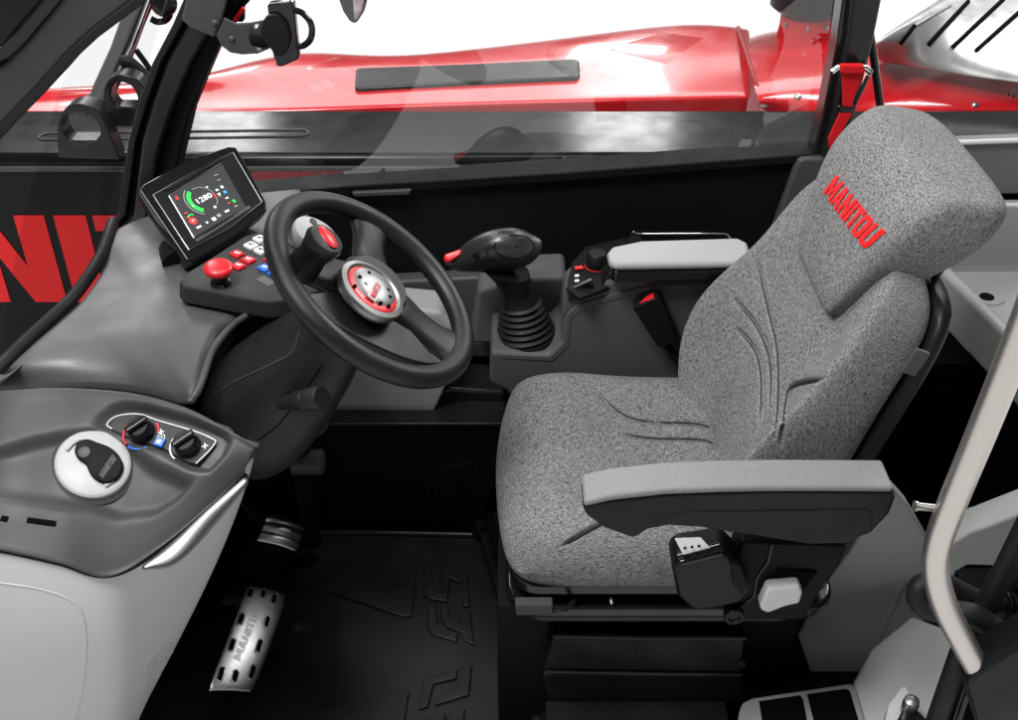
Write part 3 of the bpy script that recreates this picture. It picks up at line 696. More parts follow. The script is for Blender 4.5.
# body of the dash below and bulkhead
b_ = bmn(); prism(b_, [V((-.73, 1.24, -.011)), V((-.70, 1.24, -.011)), V((-.60, 1.24, .30)), V((-.52, 1.24, .60)), V((-.52, 1.24, .66)), V((-.73, 1.24, .66))], (0, .76, 0)); mk('lower_body', b_, M['matt'], dash)
b_ = bmn(); prism(b_, [P(x, y, y=1.80) for x, y in [(318, 424), (352, 350), (420, 345), (452, 352), (447, 384), (430, 422)]], (0, .14, 0)); mk('footwell_panel', b_, M['trim'], dash, bevel=.006)
b_ = bmn(); prism(b_, [P(x, y, y=1.86) for x, y in [(398, 308), (440, 312), (456, 328), (454, 346), (440, 352), (398, 352)]], (0, .09, 0)); cupb = mk('side_tray', b_, M['trim'], dash, bevel=.012, seg=4)
b_ = bmn(); prism(b_, [P(x, y, y=1.856) for x, y in [(402, 315), (432, 322), (436, 328), (428, 333), (402, 328)]], (0, .02, 0)); mk('slot', b_, M['hole'], cupb, bevel=.003)
# ================================================================== DISPLAY
TLc, TRc, BLc = P(140, 190, z=.87), P(237, 147, z=.87), P(188, 261, z=.785)
dx = (TRc-TLc); dw = dx.length; dx.normalize(); dy = (BLc-TLc); dy = dy-dx*dy.dot(dx); dh = dy.length; dy.normalize(); dn = dx.cross(-dy).normalized()
if dn.dot(CAM-TLc) < 0: dn = -dn
DPL = (TLc, dn)
disp = empty('display_monitor', (TLc+TRc)/2+dy*dh, 'tilted black display monitor showing a green dial on the dashboard', 'monitor')
def dpt(px, py, h=0): return P(px, py, pl=(TLc+dn*h, dn))
out = [(139, 189), (144, 184), (188, 160), (228, 146.5), (236, 147), (251, 172), (267, 203), (267, 210), (232, 238), (194, 261), (187, 260), (164, 226)]
bk = [dpt(x, y) for x, y in out]; cen = sum(bk, V())/len(bk)
b_ = bmn(); loft(b_, [[cen+(p-cen)*s - dn*h for p in bk] for s, h in ((1, .000), (1.0, .012), (.97, .03), (.88, .048), (.70, .06))]); mon = mk('housing', b_, M['gloss'], disp, bevel=.003)
ins = [(153, 195), (190, 174), (233, 152.5), (262, 202), (228, 229), (189, 250)]
b_ = bmn(); prism(b_, [dpt(x, y, .0015)-dn*.004 for x, y in ins], dn*.004); bez = mk('bezel', b_, M['black'], disp, bevel=.0012)
b_ = bmn(); pts = [dpt(x, y, .002) for x, y in ins]; tube(b_, pts, .0008, 6, True); mk('bezel_line', b_, M['silver'], bez)
scr = [(173, 195), (197, 179.5), (222, 165), (233, 185), (246, 209), (222, 223), (196, 237)]
scr4 = [(170, 196), (222, 164), (246, 207), (195, 237)]
b_ = bmn(); prism(b_, [dpt(x, y, .0025)-dn*.004 for x, y in scr4], dn*.004); scn = mk('screen', b_, M['screen'], disp, bevel=.0006)
def srib(p, q, w, m, name): 
    b = bmn(); tube(b, [dpt(*p, .0028), dpt(*q, .0028)], w, 8, flat=(dn, .5)); return mk(name, b, m, scn)
srib((169, 196), (221, 163), .0014, M['chrome'], 'screen_edge'); srib((169, 196), (194, 238), .0014, M['chrome'], 'screen_edge')
srib((196, 241), (250, 207), .003, M['chrome'], 'screen_edge'); srib((166, 190), (222, 158), .003, M['steelblk'], 'screen_edge')
# gauge
gc = dpt(203, 199, .0032); ge = dx; gf = -dy; 
def garc(a0, a1, r, w, m, name='gauge_arc'):
    b = bmn(); i0 = []; o0 = []
    for i in range(17):
        a = math.radians(lerp(a0, a1, i/16)); e = ge*math.cos(a)+gf*math.sin(a); i0.append(gc+e*(r-w)); o0.append(gc+e*(r+w))
    prism(b, i0+list(reversed(o0)), dn*.0004); return mk(name, b, m, scn)
garc(118, 232, .0250, .0035, M['s_green']); garc(-60, 100, .0250, .0006, M['s_grey']); garc(120, 235, .0330, .0009, M['s_grey']); garc(-25, 5, .024, .0016, M['s_red'])
def spr(px, py): return dpt(px, py, .0033)
o_ = spr(199, 204); lettering('digits', '1280', o_, ge*.033+gf*.001, gf*.0105, M['s_white'], scn, .0004, .01)
def sbox(px, py, hw, hh, m, name='screen_icon'):
    b = bmn(); obox(b, spr(px, py), ge, gf, dn, hw, hh, .0003); return mk(name, b, m, scn)
for (x, y, w, h, m) in ((177, 198, .0022, .0034, 's_red'), (186, 213, .0028, .0012, 's_red'), (188, 217, .0028, .0012, 's_red'), (225, 192, .003, .003, 's_blue'), (234, 201, .0022, .0028, 's_green'),
                        (222, 187, .0022, .0026, 's_white'), (217, 190, .0026, .0016, 's_white'), (219, 194, .0026, .0016, 's_white'), (220, 196, .0026, .0012, 's_grey'), (227, 198, .003, .0012, 's_white'), (229, 203, .0024, .0012, 's_red'),
                        (215, 207, .0018, .0024, 's_white'), (207, 187, .0016, .0012, 's_white'), (193, 206, .0014, .0016, 's_white'), (214, 219, .0036, .0032, 's_white'), (219, 215.5, .004, .0032, 's_grey'), (227, 211, .0045, .0016, 's_white'), (207, 222.5, .0015, .002, 's_white'), (199, 227, .0048, .0018, 's_white'), (236, 206, .003, .0014, 's_grey'), (216, 175, .004, .0008, 's_grey'), (219, 180, .004, .0008, 's_grey')):
    sbox(x, y, w, h, M[m])
gc = dpt(193, 221, .0032); garc(0, 360, .0062, .0012, M['s_red'], 'warning_ring'); sbox(193, 221, .003, .0022, M['s_white']); gc = dpt(192, 217.5, .0034); garc(30, 150, .0060, .0009, M['s_green'], 'screen_icon')
b_ = bmn(); p0 = cen-dn*.045; tube(b_, [p0, p0+V((-.02, .01, -.06)), P(172, 252, z=.765), P(176, 262, z=.757)], .024, 12); mk('monitor_foot', b_, M['black'], disp)
# ================================================================== SWITCH PANEL
DT = bvh(dtop)
sz = .782
swp = empty('switch_panel', P(235, 280, z=.76), 'dark switch panel with white, red and blue push buttons beside the steering wheel', 'switch panel')
o1 = [(179, 282), (186, 274), (212, 258), (246, 236), (290, 226), (322, 246), (330, 285), (300, 298), (268, 302), (236, 297), (184, 287)]
b_ = bmn(); tp_ = [P(x, y, z=sz) for x, y in o1]; c_ = sum(tp_, V())/len(tp_)
loft(b_, [[c_+(p-c_)*1.04-V((0, 0, .03)) for p in tp_], tp_, [c_+(p-c_)*.93+V((0, 0, .004)) for p in tp_]]); tray = mk('tray', b_, M['cons'], swp, bevel=.004)
zb = sz+.006
def bz(x, y, h=0): return P(x, y, z=zb+h)
ba = (bz(265, 252.5)-bz(255, 247.5)); bb = (bz(264, 241)-bz(255, 247.5)); bu = ba.normalized(); bv = (bb-bu*bb.dot(bu)).normalized(); bw = V((0, 0, 1))
btn = 'push buttons'
for (x, y, m) in ((264, 241, 'white'), (255, 247.5, 'white'), (265, 252.5, 'white'), (274, 246.5, 'white'), (241, 256, 'redpl'), (252.5, 262, 'redpl'), (242.5, 268, 'redpl'), (275, 262, 'redpl'), (269, 270, 'blue'), (279, 275.5, 'blue')):
    c = bz(x-4, y-1.5); b_ = bmn(); obox(b_, c, bu, bv, bw, .0108, .0090, .0035); o_ = mk('push_button', b_, M[m], swp, bevel=.0022, label={'white': 'white push button', 'redpl': 'red push button', 'blue': 'blue push button'}[m])
    b_ = bmn(); obox(b_, c+bw*.0036-bu*.002, bu, bv, bw, .003, .0022, .0003); mk('button_mark', b_, M['hole'] if m == 'white' else M['white'], o_)
    b_ = bmn(); obox(b_, c+bw*.0036+bu*.0035+bv*.002, bu, bv, bw, .0012, .003, .0003); mk('button_mark', b_, M['hole'] if m == 'white' else M['white'], o_)
b_ = bmn(); obox(b_, bz(266, 280)-bw*.003, bu, bv, bw, .017, .009, .002); mk('blank_cover', b_, M['dash'], swp, bevel=.001)
ec = P(221, 284, z=sz+.003)
es = empty('emergency_stop', ec, 'red mushroom emergency stop button on the switch panel', 'stop button')
b_ = bmn(); lathe(b_, ec, (0, 0, 1), [(.017, 0), (.016, .006), (.0125, .008), (.0125, .020)], 28); mk('stem', b_, M['gloss'], es)
b_ = bmn(); lathe(b_, ec+V((0, 0, .018)), (.06, -.12, 1), [(.012, 0), (.020, .004), (.0240, .010), (.0240, .015), (.020, .019), (.010, .0205)], 36); mk('mushroom_cap', b_, M['redpl'], es, sub=1)

# ================================================================== CONSOLE, JOYSTICK, BUCKLE
cons = empty('side_console', (.2, 1.85, 0), 'charcoal console box along the far wall with a pale padded lid', 'console')
b_ = bmn(); prism(b_, [P(x, y, y=1.725) for x, y in [(491, 352), (549, 355), (562, 343), (565, 314), (578, 302), (642, 285), (735, 279), (760, 279), (760, 470), (560, 470), (506, 391), (489, 384)]], (0, .15, 0)); body = mk('console_body', b_, M['console'], cons, bevel=.010, seg=3)
b_ = bmn(); prism(b_, [P(x, y, y=1.875) for x, y in [(470, 345), (478, 290), (520, 278), (566, 276), (575, 345)]], (0, .10, 0)); mk('console_wall', b_, M['console'], cons, bevel=.012, seg=3)
b_ = bmn(); prism(b_, [P(x, y, y=1.7235) for x, y in [(503, 358), (552, 361), (568, 346), (571, 318), (583, 308), (644, 291), (735, 285)]] + [P(735, 282, y=1.7235), P(642, 287.5, y=1.7235), P(579, 304.5, y=1.7235), P(567, 316, y=1.7235), P(564, 344, y=1.7235), P(550, 357, y=1.7235), P(503, 355, y=1.7235)], (0, .004, 0)); mk('body_crease', b_, M['console'], body)
b_ = bmn(); prism(b_, [P(x, y, z=.655) for x, y in [(566, 288), (572, 262), (586, 246), (640, 234), (655, 270), (580, 298)]], (0, 0, -.008)); tp2 = mk('switch_plate', b_, M['matt'], cons, bevel=.003)
b_ = bmn(); prism(b_, [P(x, y, y=1.722) for x, y in [(568, 301), (570, 290), (592, 280), (595, 292), (572, 302)]], (0, .01, 0)); mk('switch_blank', b_, M['gloss'], cons, bevel=.002)
b_ = bmn(); prism(b_, [P(x, y, y=1.722) for x, y in [(602, 285), (601, 272), (609, 262), (613, 266), (604, 286)]], (0, .01, 0)); mk('switch_blank', b_, M['gloss'], cons, bevel=.002)
b_ = bmn(); prism(b_, [P(x, y, y=1.728) for x, y in [(563, 316), (566, 287), (580, 297), (612, 284), (640, 268), (650, 290), (578, 305)]], (0, .02, 0)); mk('switch_fascia', b_, M['console'], cons, bevel=.003)
for (x, y, m) in ((579, 268, 'redpl'), (577, 276, 'white'), (577, 281, 'white')):
    c = P(x, y, z=.658); b_ = bmn()
    obox(b_, c, V((1, .25, 0)).normalized(), V((-.25, 1, 0)).normalized(), V((0, 0, 1)), .008 if m == 'redpl' else .004, .005 if m == 'redpl' else .003, .002); q = mk('rocker_switch', b_, M[m], tp2, bevel=.001)
c = P(597, 266, z=.655); b_ = bmn(); lathe(b_, c, (0, 0, 1), [(.022, 0), (.0225, .004), (.0205, .024), (.016, .029)], 28); kn = mk('rotary_knob', b_, M['black'], cons)
b_ = bmn(); lathe(b_, c, (0, 0, 1), [(.0232, -.002), (.0232, .0008), (.0225, .001)], 28); mk('knob_band', b_, M['redpl'], kn)
lidp = [(607, 252), (612, 246), (641, 240), (738, 237), (748, 242), (752, 262), (738, 262), (615, 264), (609, 260)]
b_ = bmn(); prism(b_, [P(x, y, z=.725) for x, y in lidp], (0, 0, -.016)); lid = mk('padded_lid', b_, M['lid'], cons, bevel=.0079, seg=4)
cl = [P(x, y, z=.725) for x, y in lidp]; cc = sum(cl, V())/len(cl)
b_ = bmn(); prism(b_, [cc+(p-cc)*.99-V((0, 0, .0165)) for p in cl], (0, 0, -.024)); mk('lid_base', b_, M['gloss'], lid, bevel=.006)
b_ = bmn(); tube(b_, cat([P(x, y, y=1.93) for x, y in [(632, 241), (633, 232), (640, 234), (680, 234), (720, 234), (728, 236), (732, 243)]], 5), .0032, 10); mk('grab_bar', b_, M['chrome'], cons)
# joystick
jb = V((P(527, 338, y=1.79).x, 1.79, .497))
joy = empty('joystick', jb, 'black joystick lever with a ribbed bellows and a red thumb switch', 'joystick')
jt = P(517, 284, y=1.795); ja = (jt-jb); JL = ja.length; ja.normalize()
prof = [(.060, -.004), (.058, .010)]
nb = 6
for i in range(nb):
    t0 = i/nb; r = lerp(.058, .038, t0); h = .010+(.60*JL)*t0; st = .60*JL/nb
    prof += [(r-.007, h+st*.12), (r-.001, h+st*.35), (r, h+st*.62), (r-.006, h+st*.95)]
prof += [(.034, .66*JL), (.031, .74*JL), (.030, JL)]
b_ = bmn(); lathe(b_, jb, ja, prof, 36); mk('bellows', b_, M['rubber'], joy)
JY = 1.795
st_ = [(450, 266, 5, .012), (458, 263, 10, .022), (470, 260, 17, .028), (484, 257, 23, .033), (498, 256, 26, .036), (512, 255, 23.5, .037), (523, 254, 16, .034), (532, 252, 11.5, .028), (539, 249.5, 6.5, .018), (542.5, 248.5, 3, .009)]
b_ = bmn(); rings = []
for x, y, h, w in st_:
    y = y-(5 if 462 < x < 530 else 2.5); h = h*(1.24 if 462 < x < 526 else 1); c = P(x, y, y=JY); hz = h/FPX*((c-CAM).dot(FW)); rings.append(sering(c, V((0, .82, .57)), V((.12, -.57, .82)), w, hz*1.0, 2.3, 20))
loft(b_, rings); grip = mk('grip', b_, M['grip'], joy, sub=1)
b_ = bmn(); loft(b_, [sering(P(x, y, y=JY), V((1, 0, -.2)).normalized(), V((0, 1, 0)), w, w*.95, 2.2, 18) for x, y, w in ((506, 270, .046), (513, 282, .037), (517, 294, .034), (518, 306, .036))]); mk('grip_neck', b_, M['black'], joy)
GB = bvh(grip)
g0, gn = hit(GB, 513, 247)
b_ = bmn(); gx = (P(536, 247, pl=(g0, gn))-g0).normalized()
for k in range(7):
    lathe_r = .027-.0036*k
    b2 = bmn(); u = gx; v = gn.cross(u); pts = []
    for j in range(28):
        a = 2*math.pi*j/28; q = g0+u*(lathe_r*1.45*math.cos(a)+.006)+v*(lathe_r*.80*math.sin(a)); loc, nn, _, _ = GB.ray_cast(q+gn*.06, -gn)
        if loc is not None: pts.append(loc+nn*.0002)
    if len(pts) > 20: tube(b2, pts, .0013 if k == 0 else .0008, 6, True); mk('thumb_pad_ring' if k == 0 else 'grip_ridge', b2, M['gloss'] if k == 0 else M['dash2'], grip)
b_.free()
for (x, y) in ((476, 256), (484, 253), (482, 263), (490, 260)):
    l, n_ = hit(GB, x, y)
    if l: u, v, w = frame(n_); b_ = bmn(); ex = (P(x+6, y-2, pl=(l, n_))-l).normalized(); obox(b_, l, ex, n_.cross(ex), n_, .0065, .0062, .0022); mk('grip_button', b_, M['gloss'], grip, bevel=.001)
c = P(451, 257, y=1.79); b_ = bmn(); loft(b_, [sering(P(x, y, y=1.79), V((.3, 0, .95)).normalized(), V((0, 1, 0)), h, w, 2.5, 14) for x, y, h, w in ((444, 257, .004, .008), (447, 258.5, .009, .011), (452, 257, .009, .011), (458, 253.5, .0065, .010), (462, 251.5, .0025, .006))]); mk('thumb_switch', b_, M['redpl'], joy, sub=1)
b_ = bmn(); tube(b_, [P(446, 262, y=1.79), P(454, 263, y=1.79), P(462, 257, y=1.79)], .007, 10); mk('switch_mount', b_, M['dash2'], joy)
# belt buckle
bk_ = empty('belt_buckle', P(708, 384, y=1.70), 'black seat belt buckle with a red release button standing beside the seat', 'belt buckle')
bo = [P(x, y, y=1.69) for x, y in [(632, 308), (657, 298), (661, 302), (678, 341), (676, 344), (662, 349), (657, 347)]]
b_ = bmn(); prism(b_, bo, (.004, .026, .004)); bkb = mk('buckle_body', b_, M['matt'], bk_, bevel=.004)
b_ = bmn(); prism(b_, [P(x, y, y=1.6895)+V((0, .004, .001)) for x, y in [(637, 306.5), (654, 299.5), (655, 302), (638, 309)]], (.002, .016, .002)); mk('release_button', b_, M['redpl'], bkb, bevel=.001)
b_ = bmn(); tube(b_, cat([P(x, y, y=1.702) for x, y in [(667, 345), (682, 366), (697, 384), (708, 388)]], 4), .0075, 8, flat=(V((0, 1, 0)), .4)); mk('buckle_stalk', b_, M['matt'], bk_)
b_ = bmn(); lathe(b_, P(707, 382, y=1.69), (0, -1, 0), [(.014, -.01), (.014, 0), (.009, .005), (.004, .006)], 18); mk('anchor_bolt', b_, M['gloss'], bk_)

# ================================================================== PEDALS
PN = V((.52, -.05, .85)).normalized()
def plate(name, label, ctr, pix, thick, dome):
    pl = (ctr, PN); t = empty(name, ctr-V((.02, 0, ctr.z-.005)), label, 'pedal')
    return t, pl
pc = P(248, 638, z=.105)
bp, pl = plate('brake_pedal', 'wide slotted bright steel pedal on the dark floor', pc, None, 0, 0)
cs = [(247, 583), (290, 592), (254, 692), (207, 690)]
q = [P(x, y, pl=pl) for x, y in cs]; ez = (q[0]+q[1]-q[2]-q[3]).normalized(); 
b_ = bmn(); rows = []
for i in range(9):
    t = i/8; a, c = q[0].lerp(q[3], t), q[1].lerp(q[2], t); bow = PN*(.010*math.sin(math.pi*t))
    e = 1-(.06 if i in (0, 8) else 0)
    rows.append([lerp(a.lerp(c, .5), a.lerp(c, s), e)+bow+PN*(-.004*(abs(2*s-1))**3) for s in (0, .06, .25, .5, .75, .94, 1)])
grid(b_, rows); plt_ = mk('pedal_plate', b_, M['pedal'], bp, solid=.004, sub=1)
PB = bvh(plt_)
for (x, y, w) in ((250, 593, 1), (263, 594, .8), (274, 599, 1.1), (241, 619, 1), (267, 622, 1.1), (232, 645, 1), (259, 646, 1.1), (221, 674, 1.1), (235, 676, .8), (252, 672, 1.1)):
    l, n_ = hit(PB, x, y)
    if l is None: continue
    dv = (P(x+2.4, y-7.5, pl=(l, n_))-l).normalized(); cv = n_.cross(dv)
    b_ = bmn(); ring = []
    for k in range(20):
        a = 2*math.pi*k/20; ca, sa = math.cos(a), math.sin(a); ring.append(l+dv*(.0090*w*(1 if ca > 0 else -1)+.0045*ca)+cv*(.0050*sa)+n_*.0012)
    tube(b_, ring, .0012, 8, True); rr = mk('slot_rim', b_, M['pedal'], plt_)
    b_ = bmn(); prism(b_, [l+dv*(.0090*w*(1 if math.cos(2*math.pi*k/20) > 0 else -1)+.0036*math.cos(2*math.pi*k/20))+cv*(.0036*math.sin(2*math.pi*k/20))-n_*.001 for k in range(20)], n_*.0016); mk('slot', b_, M['hole'], rr)
l0, _ = hit(PB, 240, 661); l1, _ = hit(PB, 261, 609); l2, _ = hit(PB, 231, 657)
lettering('lettering', 'MANITOU', l0+PN*.0006, l1-l0, (l2-l0)*.8, mat('pedal_etched', (.58, .58, .58), .40, metal=1, rvar=0), plt_, .0001, .02, onto=PB, cuts=1)
b_ = bmn(); tube(b_, [P(222, 601, z=.08), P(250, 601, z=.085)], .009, 8, flat=(V((0, 0, 1)), .5)); mk('pedal_arm', b_, M['dash2'], bp)
b_ = bmn(); obox(b_, pc-V((.03, 0, .055)), V((1, 0, 0)), V((0, 1, 0)), V((0, 0, 1)), .02, .03, .045); mk('pedal_base', b_, M['matt'], bp, bevel=.004)
ac = P(280, 532, z=.14)
ap, pl = plate('accelerator_pedal', 'small ribbed bright steel pedal beyond the wide slotted pedal', ac, None, 0, 0)
q = [P(x, y, pl=pl) for x, y in [(267, 514), (305, 523), (296, 552), (256, 541)]]
b_ = bmn(); rows = []
for i in range(25):
    t = i/24; a, c = q[0].lerp(q[3], t), q[1].lerp(q[2], t); rib = .0055*abs(math.sin(math.pi*3*t))**.6; bow = PN*(.006*math.sin(math.pi*t)+rib)
    rows.append([a.lerp(c, s)+bow*(1 if .05 < s < .95 else .75)+PN*(.004*math.sin(math.pi*s)) for s in (0, .05, .3, .5, .7, .95, 1)])
grid(b_, rows); mk('pedal_plate', b_, M['pedal'], ap, solid=.004, sub=1)
b_ = bmn(); tube(b_, [ac-PN*.008, ac+V((-.06, .02, .03)), ac+V((-.12, .03, .14))], .009, 10); mk('pedal_arm', b_, M['matt'], ap)

# ================================================================== FLOOR AND MAT
b_ = bmn(); box(b_, (-1.1, .95, -.06), (1.1, 2.0, -.012)); struct(mk('floor', b_, M['floor'], None))
mt = empty('floor_mat', (-.3, 1.45, -.012), 'black rubber floor mat with raised angular pattern in front of the seat', 'floor mat')
mo = [P(x, y, z=0) for x, y in [(268, 531), (473, 534), (482, 545), (539, 735), (120, 735), (150, 690)]]
b_ = bmn(); prism(b_, mo, (0, 0, -.012)); matb = mk('mat_sheet', b_, M['mat_'], mt, bevel=.003)
def matshape(pix):
    b = bmn(); prism(b, [P(x, y, z=.0065)-V((0, 0, .0068)) for x, y in pix], (0, 0, .0068)); mk('raised_pattern', b, M['mat_'], mt, bevel=.0024)
matshape([(424, 565), (432, 568), (434, 590), (446, 594), (448, 601), (428, 598), (423, 594)])
matshape([(441, 567), (468, 572), (470, 605), (463, 606), (461, 582), (450, 578), (448, 596), (443, 596)])
matshape([(427, 604), (436, 604), (438, 625), (458, 634), (457, 641), (433, 634), (428, 628)])
matshape([(440, 606), (448, 604), (450, 618), (461, 623), (460, 610), (470, 608), (474, 644), (464, 640), (462, 632), (446, 626), (441, 620)])
matshape([(424, 677), (458, 669), (456, 678), (434, 683), (428, 706), (418, 709)])
matshape([(462, 666), (472, 665), (469, 694), (434, 705), (437, 695), (452, 689), (458, 686)])
matshape([(421, 719), (446, 713), (444, 724), (415, 735), (410, 728)])
matshape([(450, 711), (465, 708), (463, 735), (446, 735)])
matshape([(290, 735), (296, 714), (402, 689), (409, 692), (402, 735)])
matshape([(330, 592), (336, 588), (413, 570), (416, 576), (412, 615), (404, 616)])
b_ = bmn(); tube(b_, [P(300, 532, z=.004), P(390, 533, z=.004), P(476, 535, z=.004)], .006, 8); mk('mat_edge', b_, M['steelblk'], mt)
# kick plate at the far side of the footwell
kp = empty('kick_plate', V((-.2, 1.80, 0)), 'black pressed steel kick plate across the far side of the footwell', 'kick plate')
b_ = bmn(); prism(b_, [P(x, y, y=1.775) for x, y in [(262, 424), (505, 424), (500, 470), (478, 533), (240, 533)]], (0, .02, 0)); kpp = mk('plate', b_, M['matt'], kp, bevel=.006)
b_ = bmn(); prism(b_, [P(x, y, y=1.755) for x, y in [(262, 423.5), (505, 423.5), (505, 426), (262, 426)]], (0, .25, 0)); mk('ledge', b_, M['steelblk'], kp, bevel=.003)
b_ = bmn(); prism(b_, [P(x, y, y=1.772) for x, y in [(372, 497), (378, 478), (420, 472), (424, 486), (460, 480), (466, 520), (440, 523), (385, 521)]], (0, .008, 0)); mk('raised_pattern', b_, M['matt'], kpp, bevel=.002)
b_ = bmn(); prism(b_, [P(x, y, y=1.772) for x, y in [(428, 500), (434, 470), (472, 462), (474, 478), (446, 484), (442, 502)]], (0, .006, 0)); mk('raised_pattern', b_, M['matt'], kpp, bevel=.002)
b_ = bmn(); prism(b_, [P(x, y, y=1.83) for x, y in [(432, 414), (436, 396), (446, 388), (505, 392), (505, 414)]], (0, .10, 0)); mk('step_bracket', b_, M['steelblk'], kp, bevel=.008, seg=3)
sl_ = empty('floor_sill', V((.02, 1.4, 0)), 'black folded floor sill strip running beside the floor mat to the seat base', 'sill')
for k, (x0, x1, h, m) in enumerate(((478, 545, .028, 'steelblk'), (486, 556, .040, 'gloss'), (496, 566, .05, 'steelblk'))):
    b_ = bmn(); a = P(x0, 498 if k else 510, z=h); c = P(x1, 740, z=h); tube(b_, [V((a.x, 1.74, h*.5)), V((a.x, a.y, h*.5)), V((c.x, c.y, h*.5))], [.012+.002*k]*3, 8); mk('sill_fold', b_, M[m], sl_)
# ================================================================== FAR WALL, PILLARS, GLASS
wall = empty('cab_side_wall', V((.1, 2.03, 0)), 'black lower wall of the far cab side under the side window', 'cab wall')
b_ = bmn(); prism(b_, [P(150, 212, y=2.0), P(350, 193, y=2.0), P(560, 180, y=2.0), P(815, 162, y=2.0)]+[V((.75, 2.0, 0)), V((-.85, 2.0, 0))], (0, .05, 0)); wl = mk('wall_panel', b_, M['matt'], wall, bevel=.006)
b_ = bmn(); prism(b_, [P(150, 204, y=1.985), P(350, 186, y=1.985), P(560, 173, y=1.985), P(815, 154, y=1.985), P(816, 163, y=1.985), P(560, 182.5, y=1.985), P(350, 196, y=1.985), P(150, 214, y=1.985)], (0, .07, 0)); mk('window_sill', b_, M['matt'], wall, bevel=.004)
b_ = bmn(); prism(b_, [P(x, y, y=1.975) for x, y in [(352, 193), (411, 190.5), (409, 195), (354, 197)]], (0, .012, 0)); mk('sill_strip', b_, M['dash2'], wall, bevel=.002)
b_ = bmn(); prism(b_, [P(x, y, y=1.955) for x, y in [(385, 282), (500, 276), (500, 334), (385, 334)]], (0, .04, 0)); mk('lower_liner', b_, M['dash2'], wall, bevel=.008)
b_ = bmn(); prism(b_, [P(x, y, y=1.95) for x, y in [(385, 342), (500, 342), (500, 358), (385, 358)]], (0, .04, 0)); mk('lower_liner', b_, M['dash2'], wall, bevel=.006)
pn = empty('side_window', V((.05, 2.02, .75)), 'clear pane of the far side window between the two black pillars', 'window')
b_ = bmn(); b_.faces.new([b_.verts.new(P(x, y, y=2.015)) for x, y in [(150, 205), (350, 187), (560, 174), (822, 154), (845, 60), (868, -60), (200, -60)]]); mk('pane', b_, M['glass'], pn, smooth=False)
# pillar between windscreen and side window
apx = empty('windscreen_pillar', P(140, 215, y=1.92), 'black raked pillar between windscreen and side window', 'pillar')
def strip(name, pixL, pixR, y0, dy, m, par, bev=.004):
    b = bmn(); prism(b, [P(x, y, y=y0) for x, y in pixL]+[P(x, y, y=y0) for x, y in reversed(pixR)], (0, dy, 0)); return mk(name, b, m, par, bevel=bev)
l1 = [(108, 228), (117, 215), (128, 142), (138, 104), (152, 64), (172, 26), (192, -20)]
l2 = [(116, 228), (126, 215), (136, 142), (147, 104), (161, 64), (182, 26), (203, -20)]
l3 = [(122, 228), (132, 215), (141, 142), (152, 104), (166, 64), (187, 26), (208, -20)]
l4 = [(145, 228), (149, 215), (157, 160), (172, 112), (192, 64), (214, 26), (234, -20)]
l5 = [(165, 228), (168, 208), (176, 170), (188, 120), (206, 76), (228, 26), (250, -20)]
strip('seal_strip', l1, l2, 1.875, .03, M['rubber'], apx); strip('groove', l2, l3, 1.885, .02, M['hole'], apx, 0)
strip('pillar_face', l3, l4, 1.875, .08, M['pillar'], apx, .008); strip('inner_face', l4, l5, 1.895, .08, M['matt'], apx, .004)
bpx = empty('door_pillar', P(830, 160, y=2.0), 'black upright pillar behind the driver seat carrying a red belt', 'pillar')
strip('pillar_face', [(822, 158), (833, 118), (848, 40), (856, -30)], [(843, 158), (857, 108), (874, 40), (888, -30)], 1.96, .08, M['pillar'], bpx, .006)
strip('window_frame', [(812, 156), (822, 118), (837, 40), (846, -30)], [(823, 156), (834, 118), (849, 40), (857, -30)], 1.985, .05, M['gloss'], bpx, .003)
b_ = bmn(); tube(b_, [P(868, 20, y=2.12), P(874, 60, y=2.12), P(881, 112, y=2.12)], .008, 8); mk('stay_bar', b_, M['pillar'], bpx)
blt = empty('seat_belt', P(845, 110, y=1.94), 'red seat belt webbing hanging from a bracket on the upright pillar', 'seat belt')
b_ = bmn(); prism(b_, [P(x, y, y=1.935) for x, y in [(840, 66), (865, 66), (863, 76), (854, 100), (853, 108), (843, 108), (842, 76)]], (0, .006, 0)); mk('webbing', b_, M['belt'], blt, bevel=.002)
b_ = bmn(); tube(b_, [P(832, 72, y=1.935), P(838, 68, y=1.935), P(866, 68, y=1.935), P(871, 73, y=1.935)], .006, 10); mk('belt_guide', b_, M['chrome'], blt)
b_ = bmn(); prism(b_, [P(x, y, y=1.925) for x, y in [(840, 65), (865, 65), (866, 75), (841, 75)]], (0, .014, 0)); mk('belt_fold', b_, M['belt'], blt, bevel=.005)
b_ = bmn(); prism(b_, [P(x, y, y=1.93) for x, y in [(839, 107), (855, 108), (853, 114), (840, 114)]], (0, .014, 0)); mk('belt_stop', b_, M['gloss'], blt, bevel=.003)
b_ = bmn(); prism(b_, [P(x, y, y=1.93) for x, y in [(840, 113), (853, 113), (838, 140), (830, 150), (828, 140)]], (0, .006, 0)); mk('webbing', b_, M['belt'], blt, bevel=.002)
b_ = bmn(); tube(b_, [P(868, 76, y=1.94), P(855, 104, y=1.94)], .004, 8); mk('guide_arm', b_, M['gloss'], blt)
